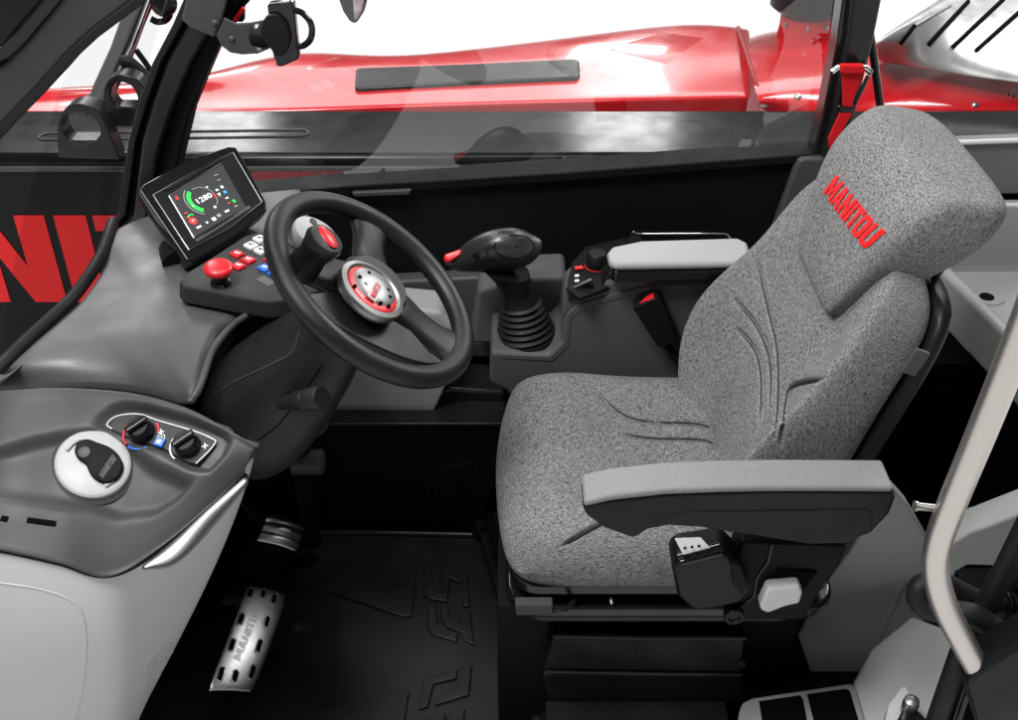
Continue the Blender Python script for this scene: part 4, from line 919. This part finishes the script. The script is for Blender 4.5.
# windscreen, its frame and gasket
Eb = [PZ(t) for t in E0[0:8]]
rk = V((.235, 0, .50))
wsc = empty('windscreen', Eb[3], 'raked front windscreen pane through which the boom is seen', 'windscreen')
b_ = bmn(); lowp = [p+V((-.02, 0, -.005)) for p in Eb[1:7]]
grid(b_, [lowp, [p+rk*.5+V((-.02, 0, 0)) for p in lowp], [p+rk*1.15 for p in lowp]]); mk('pane', b_, M['wind'], wsc, sub=1)
b_ = bmn(); tube(b_, cat([p+V((-.008, 0, .004)) for p in Eb[0:7]], 5), .011, 10); mk('gasket', b_, M['rubber'], wsc)
lp = empty('cab_frame', P(0, 150, y=1.2), 'broad dark grey cab frame bar crossing the top corner nearest the viewer', 'cab frame')
fo = [(-60, 196), (-30, 164), (0, 131), (40, 90), (68, 58), (94, 34), (133, 5), (160, -18)]
fi = [(-60, 90), (-30, 80), (0, 66), (25, 42), (45, 18), (62, -2), (70, -14), (80, -30)]
strip('frame_face', fo, fi, 1.2, .10, M['cons'], lp, .008)
strip('frame_edge', [(x+4, y+4) for x, y in fo], [(x-3, y-4) for x, y in fo], 1.195, .09, M['rubber'], lp, .003)
fk = [(-60, 72), (-30, 60), (0, 48), (20, 24), (38, 4), (52, -18), (60, -26), (66, -34)]
strip('frame_groove', fi, fk, 1.22, .06, M['gloss'], lp, 0)
strip('frame_face', fk, [(-60, -40), (-50, -40), (-40, -40), (-20, -40), (0, -40), (20, -40), (30, -40), (40, -40)], 1.19, .08, M['black'], lp, .004)
# phone holder
ph = empty('phone_holder', P(240, 30, y=1.84), 'black phone cradle on a bent steel bracket clamped to the pillar', 'phone holder')
pk = lambda pix, y0: [P(x, y, y=y0) for x, y in pix]
b_ = bmn(); prism(b_, pk([(184, 8), (192, -20), (232, -20), (222, 18), (214, 38), (204, 34), (190, 28), (181, 20)], 1.845), (0, .012, 0)); mk('clamp_plate', b_, M['dash2'], ph, bevel=.003)
b_ = bmn(); prism(b_, pk([(216, 36), (224, 18), (236, 24), (252, 23), (256, 54), (242, 55), (230, 53), (221, 46)], 1.838), (0, .006, 0)); mk('bracket', b_, M['dash2'], ph, bevel=.002)
b_ = bmn(); prism(b_, [P(251, 23, y=1.838), P(267, 20, y=1.815), P(270, 49, y=1.815), P(255.5, 55, y=1.838)], (0, .006, 0)); mk('bracket', b_, M['dash2'], ph, bevel=.002)
for x, y in ((215, 23), (232, 39), (257, 28), (260, 48)):
    b_ = bmn(); lathe(b_, P(x, y, y=1.84 if x < 240 else 1.815), (0, -1, 0), [(.006, -.004), (.006, .003), (.003, .006)], 12); mk('screw', b_, M['dash2'] if x < 240 else M['silver'], ph)
b_ = bmn(); lathe(b_, P(264, 37, y=1.815), V((1, -.2, 0)), [(.016, -.02), (.018, 0), (.014, .016), (.018, .03)], 18); mk('ball_joint', b_, M['matt'], ph)
b_ = bmn(); prism(b_, pk([(267, 6), (270, 4), (290, 1), (294, 4), (299, 56), (298, 60), (282, 67), (277, 67), (273, 56)], 1.80), (0, .02, 0)); cr_ = mk('cradle', b_, M['gloss'], ph, bevel=.003)
b_ = bmn(); c = P(279, 36, y=1.79); u = (P(290, 34, y=1.79)-c).normalized(); prism(b_, [c+V((math.cos(a)*.024, 0, math.sin(a)*.036)) + V((-.006, 0, 0)) for a in [math.radians(-100+i*20) for i in range(15)]], (0, .012, 0)); mk('jaw', b_, M['black'], cr_, bevel=.003)
b_ = bmn(); tube(b_, cat(pk([(293, 10), (302, 13), (310, 22), (312, 31), (310, 40), (303, 46), (296, 46)], 1.795), 4), .0055, 8); mk('jaw', b_, M['gloss'], cr_)
b_ = bmn(); prism(b_, pk([(214, -10), (250, -20), (249, 2), (243, 8), (243, 22), (226, 22)], 1.90), (0, .02, 0)); mk('backing_clip', b_, M['hole'], ph)
b_ = bmn(); tube(b_, pk([(234, 22), (244, 8)], 1.88), .004, 8); mk('red_cord', b_, M['redpl'], ph)
# mirror outside, only its foot is in view
mr = empty('wing_mirror', P(352, 0, y=2.3), 'lower tip of a black wing mirror hanging into view at the top', 'mirror')
b_ = bmn(); prism(b_, [P(x, y, y=2.3) for x, y in [(336, -30), (338, -2), (343, 12), (349, 21), (353, 24), (357, 23), (364, 12), (366, -2), (368, -30)]], (0, .05, 0)); mh = mk('mirror_shell', b_, M['matt'], mr, bevel=.006)
b_ = bmn(); prism(b_, [P(x, y, y=2.297) for x, y in [(351.5, -30), (353, 0), (354.5, 20), (357, 20), (362, 10), (364, -2), (365, -30)]], (0, .004, 0)); mk('mirror_glass', b_, M['chrome'], mh, bevel=.001)
# ================================================================== REAR CORNER OF THE CAB
rc = empty('rear_corner_trim', V((.95, 1.7, .4)), 'pale grey moulded trim behind the driver seat with a storage ledge', 'cab trim')
def poly(name, pts, off, m, par=None, bev=.004): 
    b = bmn(); prism(b, pts, off); return mk(name, b, m, par if par is not None else rc, bevel=bev)
poly('upper_panel', [P(x, y, y=2.03) for x, y in [(800, 150), (868, 147), (1060, 140), (1060, 194), (800, 194)]], (0, .04, 0), mat('rear_panel_grey', .11, .5, spec=.2, var=.05), bev=.003)
b_ = bmn(); tube(b_, [P(866, 146.5, y=2.025), P(960, 142.5, y=2.025), P(1060, 139, y=2.025)], .0055, 8); mk('light_edge', b_, M['panel'], rc)
poly('groove', [P(x, y, y=2.045) for x, y in [(800, 193), (1060, 193), (1060, 205), (800, 205)]], (0, .03, 0), M['hole'], bev=0)
b_ = bmn(); tube(b_, [P(940, 205.5, y=1.995), P(1060, 205, y=1.995)], .005, 8); mk('light_edge', b_, M['panel'], rc)
poly('lower_panel', [P(x, y, y=1.99) for x, y in [(850, 207), (1070, 207), (1070, 285), (850, 285)]], (0, .035, 0), M['trim'])
shz = .555
poly('storage_ledge', [P(x, y, z=shz) for x, y in [(900, 271), (1080, 271), (1100, 420), (1020, 372)]], (0, 0, -.02), M['trim'])
b_ = bmn(); c = P(986, 296, z=shz+.001); lathe(b_, c, (0, 0, 1), [(.036, -.001), (.035, .0012), (.024, .0002)], 28); hr = mk('recess', b_, M['trim'], rc)
b_ = bmn(); lathe(b_, c+V((.0, -.004, .0008)), (0, 0, 1), [(.015, -.002), (.014, .001)], 20); mk('hole', b_, M['hole'], hr)
w0, w1 = P(925, 254, z=.615), P(1018, 348, z=.615); wd = (w1-w0).normalized(); w2 = w1+wd*.25
perp = V((wd.y, -wd.x, 0)); 
if perp.x < 0: perp = -perp
poly('ledge_wall', [w0, w2, w2-V((0, 0, .10)), w0-V((0, 0, .10))], perp*.028, M['trim'], bev=.010)
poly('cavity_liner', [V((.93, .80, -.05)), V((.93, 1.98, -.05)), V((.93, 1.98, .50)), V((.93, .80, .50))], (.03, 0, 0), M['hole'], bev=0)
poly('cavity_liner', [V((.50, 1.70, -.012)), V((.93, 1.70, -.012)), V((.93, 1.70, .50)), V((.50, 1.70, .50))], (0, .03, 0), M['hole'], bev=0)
poly('pillar_trim', [P(x, y, y=1.97) for x, y in [(770, 240), (786, 196), (796, 168), (800, 160), (840, 157), (850, 240)]], (0, .028, 0), M['dash2'], bev=.006)
lt = empty('wheel_arch_trim', V((.6, 1.39, .0)), 'mid grey moulded trim behind the seat base, down by the door', 'cab trim')
poly('arch_wall', [P(x, y, y=1.39) for x, y in [(798, 636), (824, 586), (850, 552), (880, 500), (893, 488), (908, 505), (930, 542), (925, 620), (880, 690), (816, 690)]], (0, .03, 0), M['arch'], lt, .006)
poly('step_trim', [P(*t[:2], z=t[2]) for t in [(853, 682, .16), (872, 648, .18), (912, 615, .22), (941, 626, .22), (962, 652, .20), (940, 735, .14), (866, 735, .14)]], (0, 0, -.03), M['arch'], lt, .006)
b_ = bmn(); tube(b_, cat([P(x, y, y=1.396) for x, y in [(900, 580), (892, 600), (878, 630), (872, 648)]], 4), .012, 10); mk('moulded_rib', b_, M['arch'], lt)
poly('latch_boss', [P(x, y, z=.24) for x, y in [(884, 728), (888, 704), (902, 685), (908, 686), (914, 705), (934, 720), (934, 735), (884, 735)]], (0, 0, -.05), M['arch'], lt, .008)
lch = empty('door_latch', P(908, 712, z=.24), 'black door latch with a bright round pin at the foot of the door', 'latch')
b_ = bmn(); lathe(b_, P(908, 712, z=.25), (0, 0, 1), [(.012, 0), (.013, .02), (.0115, .030), (.006, .033)], 20); mk('latch_pin', b_, M['silver'], lch)
b_ = bmn(); prism(b_, [P(x, y, z=.26) for x, y in [(896, 722), (903, 708), (916, 708), (926, 718), (940, 722), (940, 735), (896, 735)]], (0, 0, -.02)); mk('latch_plate', b_, M['gloss'], lch, bevel=.003)
tr = empty('storage_tray', P(800, 705, z=.10), 'pale grey tray with two square black pockets beside the seat base', 'tray')
zt = .16
poly('tray_body', [P(x, y, z=zt) for x, y in [(739, 712), (742, 702), (752, 697), (845, 683), (852, 682), (858, 690), (872, 745), (738, 745)]], (0, 0, -.10), M['trim'], tr, .006)
for pix in ([(759, 701), (800, 695), (803, 699), (812, 745), (766, 745)], [(807, 694), (846, 688.5), (850, 691), (866, 745), (820, 745)]):
    b_ = bmn(); prism(b_, [P(x, y, z=zt+.0006)-V((0, 0, .002)) for x, y in pix], (0, 0, .002)); mk('pocket', b_, M['hole'], tr)
# handrail and door gear nearest the viewer
hr_ = empty('grab_handle', P(985, 672, y=.95), 'bent satin steel grab handle at the door opening', 'grab handle')
hp = cat([P(1075, 190, y=.95), P(1048, 262, y=.95), P(1018, 342, y=.95), P(985, 424, y=.95), P(956, 494, y=.95), P(939, 540, y=.95), P(936, 572, y=.95), P(945, 606, y=.95), P(963, 642, y=.95), P(982, 676, y=.95)], 8)
b_ = bmn(); tube(b_, hp, .0165, 24); mk('rail', b_, M['tube'], hr_)
b_ = bmn(); lathe(b_, P(924, 507, y=.965), V((-1, 0, .15)), [(.005, -.02), (.005, .008), (.0065, .009), (.0065, .012)], 14); mk('stud', b_, M['silver'], hr_)
dr = empty('corner_cover', P(1000, 700, y=.93), 'dark square edged cover at the foot of the steel grab handle', 'cover')
poly('cover_shell', [P(x, y, y=.93) for x, y in [(968, 686), (974, 676), (984, 668), (1060, 622), (1060, 760), (990, 760), (978, 722)]], (0, .05, 0), M['black'], dr, .008)
hs = empty('rubber_hose', P(950, 605, y=1.05), 'thick black rubber loop behind the steel grab handle', 'hose')
b_ = bmn(); tube(b_, cat([P(x, y, y=yy) for x, y, yy in [(1060, 640, 1.02), (1005, 634, 1.02), (975, 616, 1.03), (950, 612, 1.04), (928, 608, 1.05), (919, 598, 1.06), (922, 586, 1.07), (940, 583, 1.08), (962, 594, 1.08), (990, 604, 1.08), (1060, 606, 1.08)]], 6), [.017]*61, 16); mk('hose', b_, M['rubber'], hs)
for k in range(5):
    c = P(1004+k*5, 605, y=1.078); b_ = bmn(); lathe(b_, c, (1, 0, 0), [(.017, 0), (.0205, .0015), (.0205, .004), (.017, .0055)], 18); mk('hose_rib', b_, M['rubber'], hs)
gb = empty('hinge_cover', P(985, 545, y=1.25), 'light grey angled cover between the steel handle and the dark cavity', 'cover')
poly('cover_face', [P(x, y, y=1.22) for x, y in [(946, 556), (952, 543), (970, 532), (985, 527), (1060, 498), (1060, 572), (1004, 567), (968, 566), (957, 572), (952, 590)]], (0, .05, 0), M['trim'], gb, .008)
poly('dark_pocket', [P(x, y, y=1.23) for x, y in [(955, 568), (1060, 566), (1060, 630), (975, 620)]], (0, .03, 0), M['black'], gb, .004)
ds = empty('door_seal', P(960, 690, y=1.0), 'narrow black rubber door seal slanting past the pale trim', 'door seal')
b_ = bmn(); tube(b_, [P(1040, 500, y=1.06), P(1005, 570, y=1.06), P(960, 655, y=1.04), P(930, 740, y=1.03)], .016, 12); mk('seal', b_, M['rubber'], ds)
b_ = bmn(); tube(b_, [P(1032, 560, y=1.09), P(985, 640, y=1.09), P(952, 740, y=1.07)], .007, 10); mk('seal_lip', b_, M['gloss'], ds)
# ================================================================== OUTSIDE: BOOM, BONNET, FRONT GEAR
bo_ = empty('lift_boom', V((-.5, 2.6, -.3)), 'long black telescopic boom with big red letters on its side', 'boom')
zt = .567
b_ = bmn(); box(b_, (-3.2, 2.50, -.30), (1.9, 2.80, zt)); bb_ = mk('boom_tube', b_, M['boom'], bo_, bevel=.022, seg=4)
b_ = bmn(); tube(b_, [V((-3.2, 2.497, zt-.035)), V((1.9, 2.497, zt-.035))], .008, 8); mk('boom_weld', b_, M['dash2'], bb_)
y0, y1 = 131, 141
pl_, pr_ = P(48, 136.5, z=zt+.001), P(300, 133, z=zt+.001); rr_ = .021
a = [pr_+V((rr_*math.cos(t), rr_*math.sin(t), 0)) for t in [math.radians(-90+20*k) for k in range(10)]]+[pl_+V((rr_*math.cos(t), rr_*math.sin(t), 0)) for t in [math.radians(90+20*k) for k in range(10)]]
b_ = bmn(); tube(b_, a, .0030, 8, True); mk('boom_pocket', b_, M['dash2'], bb_)
LH0, LH1 = .142, .402
def letter(polys):
    b = bmn()
    for pts in polys: prism(b, [V((x, 2.499, LH0+z*(LH1-LH0))) for x, z in pts], (0, -.002, 0))
    mk('lettering', b, M['redtxt'], bb_, smooth=False)
letter([[(-1.42, 0), (-1.42, 1), (-1.335, 1), (-1.268, .42), (-1.268, 1), (-1.19, 1), (-1.19, 0), (-1.275, 0), (-1.342, .58), (-1.342, 0)]])
letter([[(-1.166, 0), (-1.166, 1), (-1.083, 1), (-1.083, 0)]])
letter([[(-1.066, 1), (-1.066, .83), (-1.012, .83), (-1.012, 0), (-.935, 0), (-.935, .83), (-.88, .83), (-.88, 1)]])
letter([[(-1.55, 0), (-1.53, 1), (-1.46, 1), (-1.44, 0), (-1.48, 0), (-1.495, .8), (-1.51, 0)]])
rl = empty('red_reflection_bar', V((0, 2.3, .3)), 'added dark red bar standing in for the red reflection low in the far side window', 'reflection stand-in')  # added bar with flange, stands in for a red reflection in the pane
b_ = bmn(); box(b_, (-.62, 2.16, .30), (.95, 2.40, .575)); mk('reflection_bar', b_, M['reflection_red'], rl, bevel=.012, seg=3)
b_ = bmn(); box(b_, (-.62, 2.405, .30), (.95, 2.44, .56)); mk('bar_flange', b_, M['matt'], rl, bevel=.003)
# lifting eyes
for (lab, pts, y0, hole, hr) in (('near black lifting eye on the front chassis', [(58, 158), (57, 130), (60, 116), (68, 107), (80, 104), (92, 107), (101, 114), (110, 134), (120, 160)], 2.32, (81, 129), (19, 16)),
                                 ('farther black lifting eye close to the windscreen pillar', [(102, 128), (103, 100), (104, 88), (110, 79), (121, 75), (134, 78), (143, 86), (150, 100), (152, 128)], 2.42, (124, 97), (13, 13.5))):
    e_ = empty('lifting_eye', P(sum(p[0] for p in pts)/9, pts[0][1], y=y0), lab, 'lifting eye', 'lifting eyes on the chassis')
    outr = cat([P(x, y, y=y0) for x, y in pts], 4)
    n = len(outr); hc_ = P(*hole, y=y0); sc_ = hc_-CAM; k_ = sc_.dot(FW)/FPX
    inn = [hc_+V((hr[0]*k_*math.cos(t), 0, hr[1]*k_*1.1*math.sin(t))) for t in [math.radians(225-270*i/(n-1)) for i in range(n)]]
    b_ = bmn(); f = [b_.verts.new(p) for p in outr]; g = [b_.verts.new(p) for p in inn]
    for i in range(n-1): b_.faces.new((f[i], f[i+1], g[i+1], g[i]))
    b_.faces.new((f[0], g[0], g[-1], f[-1]))
    r = bmesh.ops.extrude_face_region(b_, geom=b_.faces[:]); bmesh.ops.translate(b_, verts=[v for v in r['geom'] if isinstance(v, bmesh.types.BMVert)], vec=V((0, .05, 0)))
    mk('eye_plate', b_, M['steelblk'], e_, bevel=.008, seg=3)
# hydraulic rods
cy = empty('hydraulic_cylinder', P(90, 112, y=2.6), 'long grey hydraulic cylinder with a bright rod seen through the windscreen', 'hydraulic cylinder')
b_ = bmn(); tube(b_, [P(84, 108, y=2.62), P(99, 97, y=2.62), P(102, 92, y=2.62)], .020, 14); mk('rod', b_, M['chrome'], cy)
b_ = bmn(); tube(b_, [P(102, 95, y=2.62), P(122, 52, y=2.62), P(148, -20, y=2.62)], .028, 16); mk('barrel', b_, mat('cylinder_grey', .09, .3, spec=.5, var=.1), cy)
b_ = bmn(); tube(b_, [P(118, 72, y=2.60), P(131, 44, y=2.60), P(158, -20, y=2.60)], .012, 12); mk('feed_pipe', b_, M['steelblk'], cy)
b_ = bmn(); tube(b_, [P(119, 72, y=2.57), P(133, 44, y=2.57), P(152, -8, y=2.57)], .006, 12); mk('bright_pipe', b_, M['chrome'], cy)
hz_ = empty('hydraulic_hose', P(130, 70, y=2.55), 'black hydraulic hoses looped beside the grey cylinder', 'hose')
b_ = bmn(); tube(b_, cat([P(x, y, y=2.5) for x, y in [(121, 62), (128, 61), (136, 67), (146, 76), (156, 86)]], 4), .013, 10); mk('hose_line', b_, M['rubber'], hz_)
b_ = bmn(); tube(b_, cat([P(x, y, y=2.52) for x, y in [(122, 66), (130, 72), (140, 84), (150, 96)]], 4), .010, 10); mk('hose_line', b_, M['rubber'], hz_)
b_ = bmn(); tube(b_, cat([P(x, y, y=2.52) for x, y in [(136, 50), (142, 58), (152, 72)]], 4), .007, 8); mk('hose_line', b_, M['matt'], hz_)
b_ = bmn(); tube(b_, cat([P(x, y, y=2.52) for x, y in [(151, 19), (158, 22), (166, 20), (170, 12), (164, 2), (156, -10)]], 5), .008, 8); mk('hose_line', b_, M['gloss'], hz_)
b_ = bmn(); lathe(b_, P(164, 4, y=2.52), V((.3, -1, .4)), [(.02, -.03), (.03, -.01), (.03, .02), (.018, .03)], 16); mk('hose_fitting', b_, M['gloss'], hz_)
# bonnet
bn = empty('engine_bonnet', V((0, 3.1, -.3)), 'glossy red engine bonnet with a long black slotted grille', 'engine bonnet')
def BZ(x, y, z): return P(x, y, z=z)
xs = [-40, 60, 130, 190, 230, 300, 380, 470, 560, 640, 700, 752]
near = [114, 113.5, 113, 112.5, 112, 110.5, 107.5, 104.5, 102, 100, 98.5, 97]
mid = [100, 98, 95, 93, 92, 90, 92, 91, 84, 78, 72, 70]
crest = [94, 90, 86, 82, 74, 58, 64, 57, 47, 37, 30, 33]
topc = [90, 86, 80, 74, 62, 43, 55, 45, 34, 23, 18, 25]
rows = [[BZ(x, y, .555)+V((0, .002, -.34)) for x, y in zip(xs, near)], [BZ(x, y, .555)+V((0, .002, -.03)) for x, y in zip(xs, near)], [BZ(x, y, .560) for x, y in zip(xs, near)], [BZ(x, y-3, .5615) for x, y in zip(xs, near)],
        [BZ(x, y, .567) for x, y in zip(xs, mid)], [BZ(x, y, .590) for x, y in zip(xs, crest)], [BZ(x, y, .583) for x, y in zip(xs, topc)]]
rows.append([p+V((0, .16, -.10)) for p in rows[-1]]); rows.append([p+V((0, .06, -.5)) for p in rows[-1]])
bonn = patch('bonnet_shell', rows, M['red'], bn, sub=2, solid=.01)
BNB = bvh(bonn)
l0, n0 = hit(BNB, 470, 78)
gp = [(356, 73), (360, 71.5), (470, 67.5), (574, 62.5), (579, 64), (580, 78), (577, 81), (470, 86), (360, 92), (355, 91)]
def slabon(pix, h, t, m, name, par, bev=.003):
    b = bmn(); pts = [hit(BNB, x, y)[0] for x, y in pix]; pts = [p for p in pts if p is not None]
    bmesh_pts = [p+V((0, 0, h)) for p in pts]; prism(b, bmesh_pts, (0, 0, -t)); return mk(name, b, m, par, bevel=bev)
grl = slabon(gp, .012, .05, mat('grille_dark', .022, .35, spec=.4, var=.25, vscale=60, grain=.8, gscale=260), 'grille', bn, .006)
for pix, apex, hgt in (([(602, 52), (628, 42), (662, 33), (708, 38), (668, 67)], (664, 40), .022), ([(300, 70), (330, 58), (364, 58), (402, 62), (360, 74)], (345, 61), .012)):
    base_ = [hit(BNB, x, y)[0] for x, y in pix]; ap_, _ = hit(BNB, *apex)
    if ap_ is None or any(p is None for p in base_): print('FACET MISS', pix, ap_, base_); continue
    b_ = bmn(); vs = [b_.verts.new(p-V((0, 0, .002))) for p in base_]; va = b_.verts.new(ap_+V((0, 0, hgt)))
    for k in range(len(vs)): b_.faces.new((vs[k], vs[(k+1) % len(vs)], va))
    b_.faces.new(list(reversed(vs))); mk('bonnet_facet', b_, M['red'], bn, bevel=.002)
# red side skirt towards the rear and rear hood
rh = empty('rear_hood', V((1.3, 3.0, -.1)), 'red rear hood section behind the pillar with bolted side skirt', 'hood')
xs = [757, 790, 830, 880, 940, 1000, 1090]
nr = [[(758, 106), (800, 108), (850, 108), (900, 107), (960, 106.5), (1020, 106), (1090, 105)], [(759, 103), (800, 92), (840, 84.5), (880, 80.5), (940, 79), (1000, 79), (1090, 80)], [(748, 78), (790, 68), (835, 62), (880, 60), (940, 66), (1000, 76), (1090, 79.5)], [(740, 34), (770, 22), (800, 21), (850, 28), (900, 40), (950, 52), (1090, 70)]]
zz_ = [.56, .590, .602, .585]
rows = [[P(x, y, z=zz_[0])-V((0, 0, .02)) for x, y in nr[0]]] + [[P(x, y, z=z) for x, y in r] for r, z in zip(nr, zz_)]
rows.append([p+V((0, .15, -.10)) for p in rows[-1]]); rows.append([p+V((0, .05, -.4)) for p in rows[-1]])
rhs = patch('hood_shell', rows, M['red'], rh, sub=2, solid=.01); RB = bvh(rhs)
b_ = bmn(); rows2 = [P(738, 28, z=.592), P(749, 62, z=.597), P(756, 84, z=.594), P(764, 103, z=.568)]; tube(b_, rows2, .007, 8); mk('panel_gap', b_, mat('gap_dark_red', (.30, .006, .009), .4), rh)
for x, y in ((798, 97), (1012, 95), (975, 105)):
    l, n_ = hit(RB, x, y)
    if l: b_ = bmn(); lathe(b_, l, n_, [(.010, -.002), (.010, .004), (.005, .008)], 14); mk('bolt_head', b_, M['silver'], rh)
# black chassis side below the rear hood
ch = empty('chassis_plate', V((1.3, 2.95, -.2)), 'dark grey chassis flank below the red rear hood', 'chassis')
b_ = bmn(); prism(b_, [P(x, y, z=.545) for x, y in [(860, 107), (1100, 105), (1100, 137), (860, 140)]], (0, 0, -.3)); mk('flank', b_, mat('chassis_grey', .05, .4, spec=.3, var=.2), ch, bevel=.004)
ik = empty('air_intake', P(798, 22, z=.64), 'black mushroom air intake on a red collar standing on the bonnet', 'air intake')
ic = P(806, 27, z=.610)
b_ = bmn(); lathe(b_, ic, (0, 0, 1), [(.085, -.03), (.081, .0), (.081, .036), (.078, .040)], 36); clr = mk('collar', b_, M['belt'], ik)
for a in (-150, -100, -60, -20):
    c = ic+V((.083*math.cos(math.radians(a)), .083*math.sin(math.radians(a)), .02)); b_ = bmn(); lathe(b_, c, V((math.cos(math.radians(a)), math.sin(math.radians(a)), 0)), [(.007, -.003), (.007, .004), (.003, .006)], 12); mk('bolt_head', b_, M['silver'], clr)
b_ = bmn(); lathe(b_, ic, (0, 0, 1), [(.066, .036), (.066, .052), (.10, .052), (.118, .066), (.120, .11), (.112, .13), (.05, .15)], 40); mk('intake_cap', b_, M['black'], ik)
cw = empty('silver_cowl', V((1.5, 3.1, .4)), 'silver slotted engine cowl standing on the red rear hood', 'cowl')
CR = [[(876, 63), (895, 66), (930, 71), (970, 77), (1018, 83), (1100, 92)], [(877, 56), (895, 54), (930, 54), (970, 55), (1018, 57), (1100, 62)], [(878, 44), (905, 26), (935, 8), (960, -10), (1010, -40), (1100, -60)], [(880, 34), (905, 16), (935, -2), (960, -20), (1010, -50), (1100, -70)]]
CZ = [.635, .68, .78, .76]
rows = [[P(x, y, z=z) for x, y in r] for r, z in zip(CR, CZ)]
rows.append([p+V((0.02, .15, -.15)) for p in rows[-1]])
cwo = patch('cowl_shell', rows, M['cowl'], cw, sub=2, solid=.01); WB = bvh(cwo)
for (a, c) in (((900, 44), (914, 26)), ((928, 45), (968, 2)), ((952, 48), (1003, 0)), ((976, 51), (1022, 10)), ((914, 26), (950, 6))):
    pts = onpath(WB, [a, ((a[0]+c[0])/2, (a[1]+c[1])/2), c], .001, 4)
    if len(pts) > 3: b_ = bmn(); tube(b_, pts, .0065 if c != (950, 6) else .004, 8); mk('cowl_slot', b_, M['hole'] if c != (950, 6) else M['cowl'], cwo)
# ================================================================== LIGHT
w = bpy.data.worlds.new('World'); sc.world = w; w.use_nodes = True
w.node_tree.nodes['Background'].inputs[0].default_value = (1, 1, 1, 1)
wn = w.node_tree; tcw = wn.nodes.new('ShaderNodeTexCoord'); sx_ = wn.nodes.new('ShaderNodeSeparateXYZ'); mr_ = wn.nodes.new('ShaderNodeMapRange')
wn.links.new(tcw.outputs['Generated'], sx_.inputs[0]); wn.links.new(sx_.outputs[2], mr_.inputs[0])
mr_.inputs[1].default_value = -.22; mr_.inputs[2].default_value = .10; mr_.inputs[3].default_value = 1.15; mr_.inputs[4].default_value = .16; mr_.interpolation_type = 'SMOOTHSTEP'
wn.links.new(mr_.outputs[0], wn.nodes['Background'].inputs[1])
def area(name, loc, to, size, power, col=(1, 1, 1), sy=None):
    l = bpy.data.lights.new(name, 'AREA'); l.energy = power; l.size = size; l.color = col
    if sy: l.shape = 'RECTANGLE'; l.size_y = sy
    o = bpy.data.objects.new(name, l); COL.objects.link(o); o.location = loc; o.rotation_euler = (V(to)-V(loc)).to_track_quat('-Z', 'Y').to_euler()
    return o
area('key_softbox', (-1.0, .7, 3.2), (.15, 1.5, .5), .9, 105)
area('overhead_softbox', (.3, 1.5, 3.8), (.2, 1.5, .5), 1.2, 35)
area('bonnet_softbox', (.2, 8.0, 4.1), (.2, 3.0, .6), 9.0, 115, sy=1.9)
area('window_softbox', (2.4, 3.9, 2.85), (-.4, 1.4, .2), 1.2, 70)
area('strip_softbox', (-1.2, 2.2, 3.4), (-.5, 1.6, .7), .5, 25, sy=1.6)
area('backdrop_softbox', (-2.2, 8.0, 2.75), (-.7, 2.7, .5), .6, 20, sy=.6)
area('dash_strip_softbox', (-1.9, 4.7, 2.95), (-.6, 1.5, .75), .45, 42, sy=2.0)
area('boom_softbox', (.9, 8.0, 2.75), (.3, 2.7, .5), .7, 24, sy=.6)
sc.view_settings.view_transform = 'Standard'; sc.view_settings.look = 'None'; sc.view_settings.exposure = 0; sc.view_settings.gamma = 1
sc.cycles.max_bounces = 8; sc.cycles.transparent_max_bounces = 12
sc.cycles.use_denoising = True
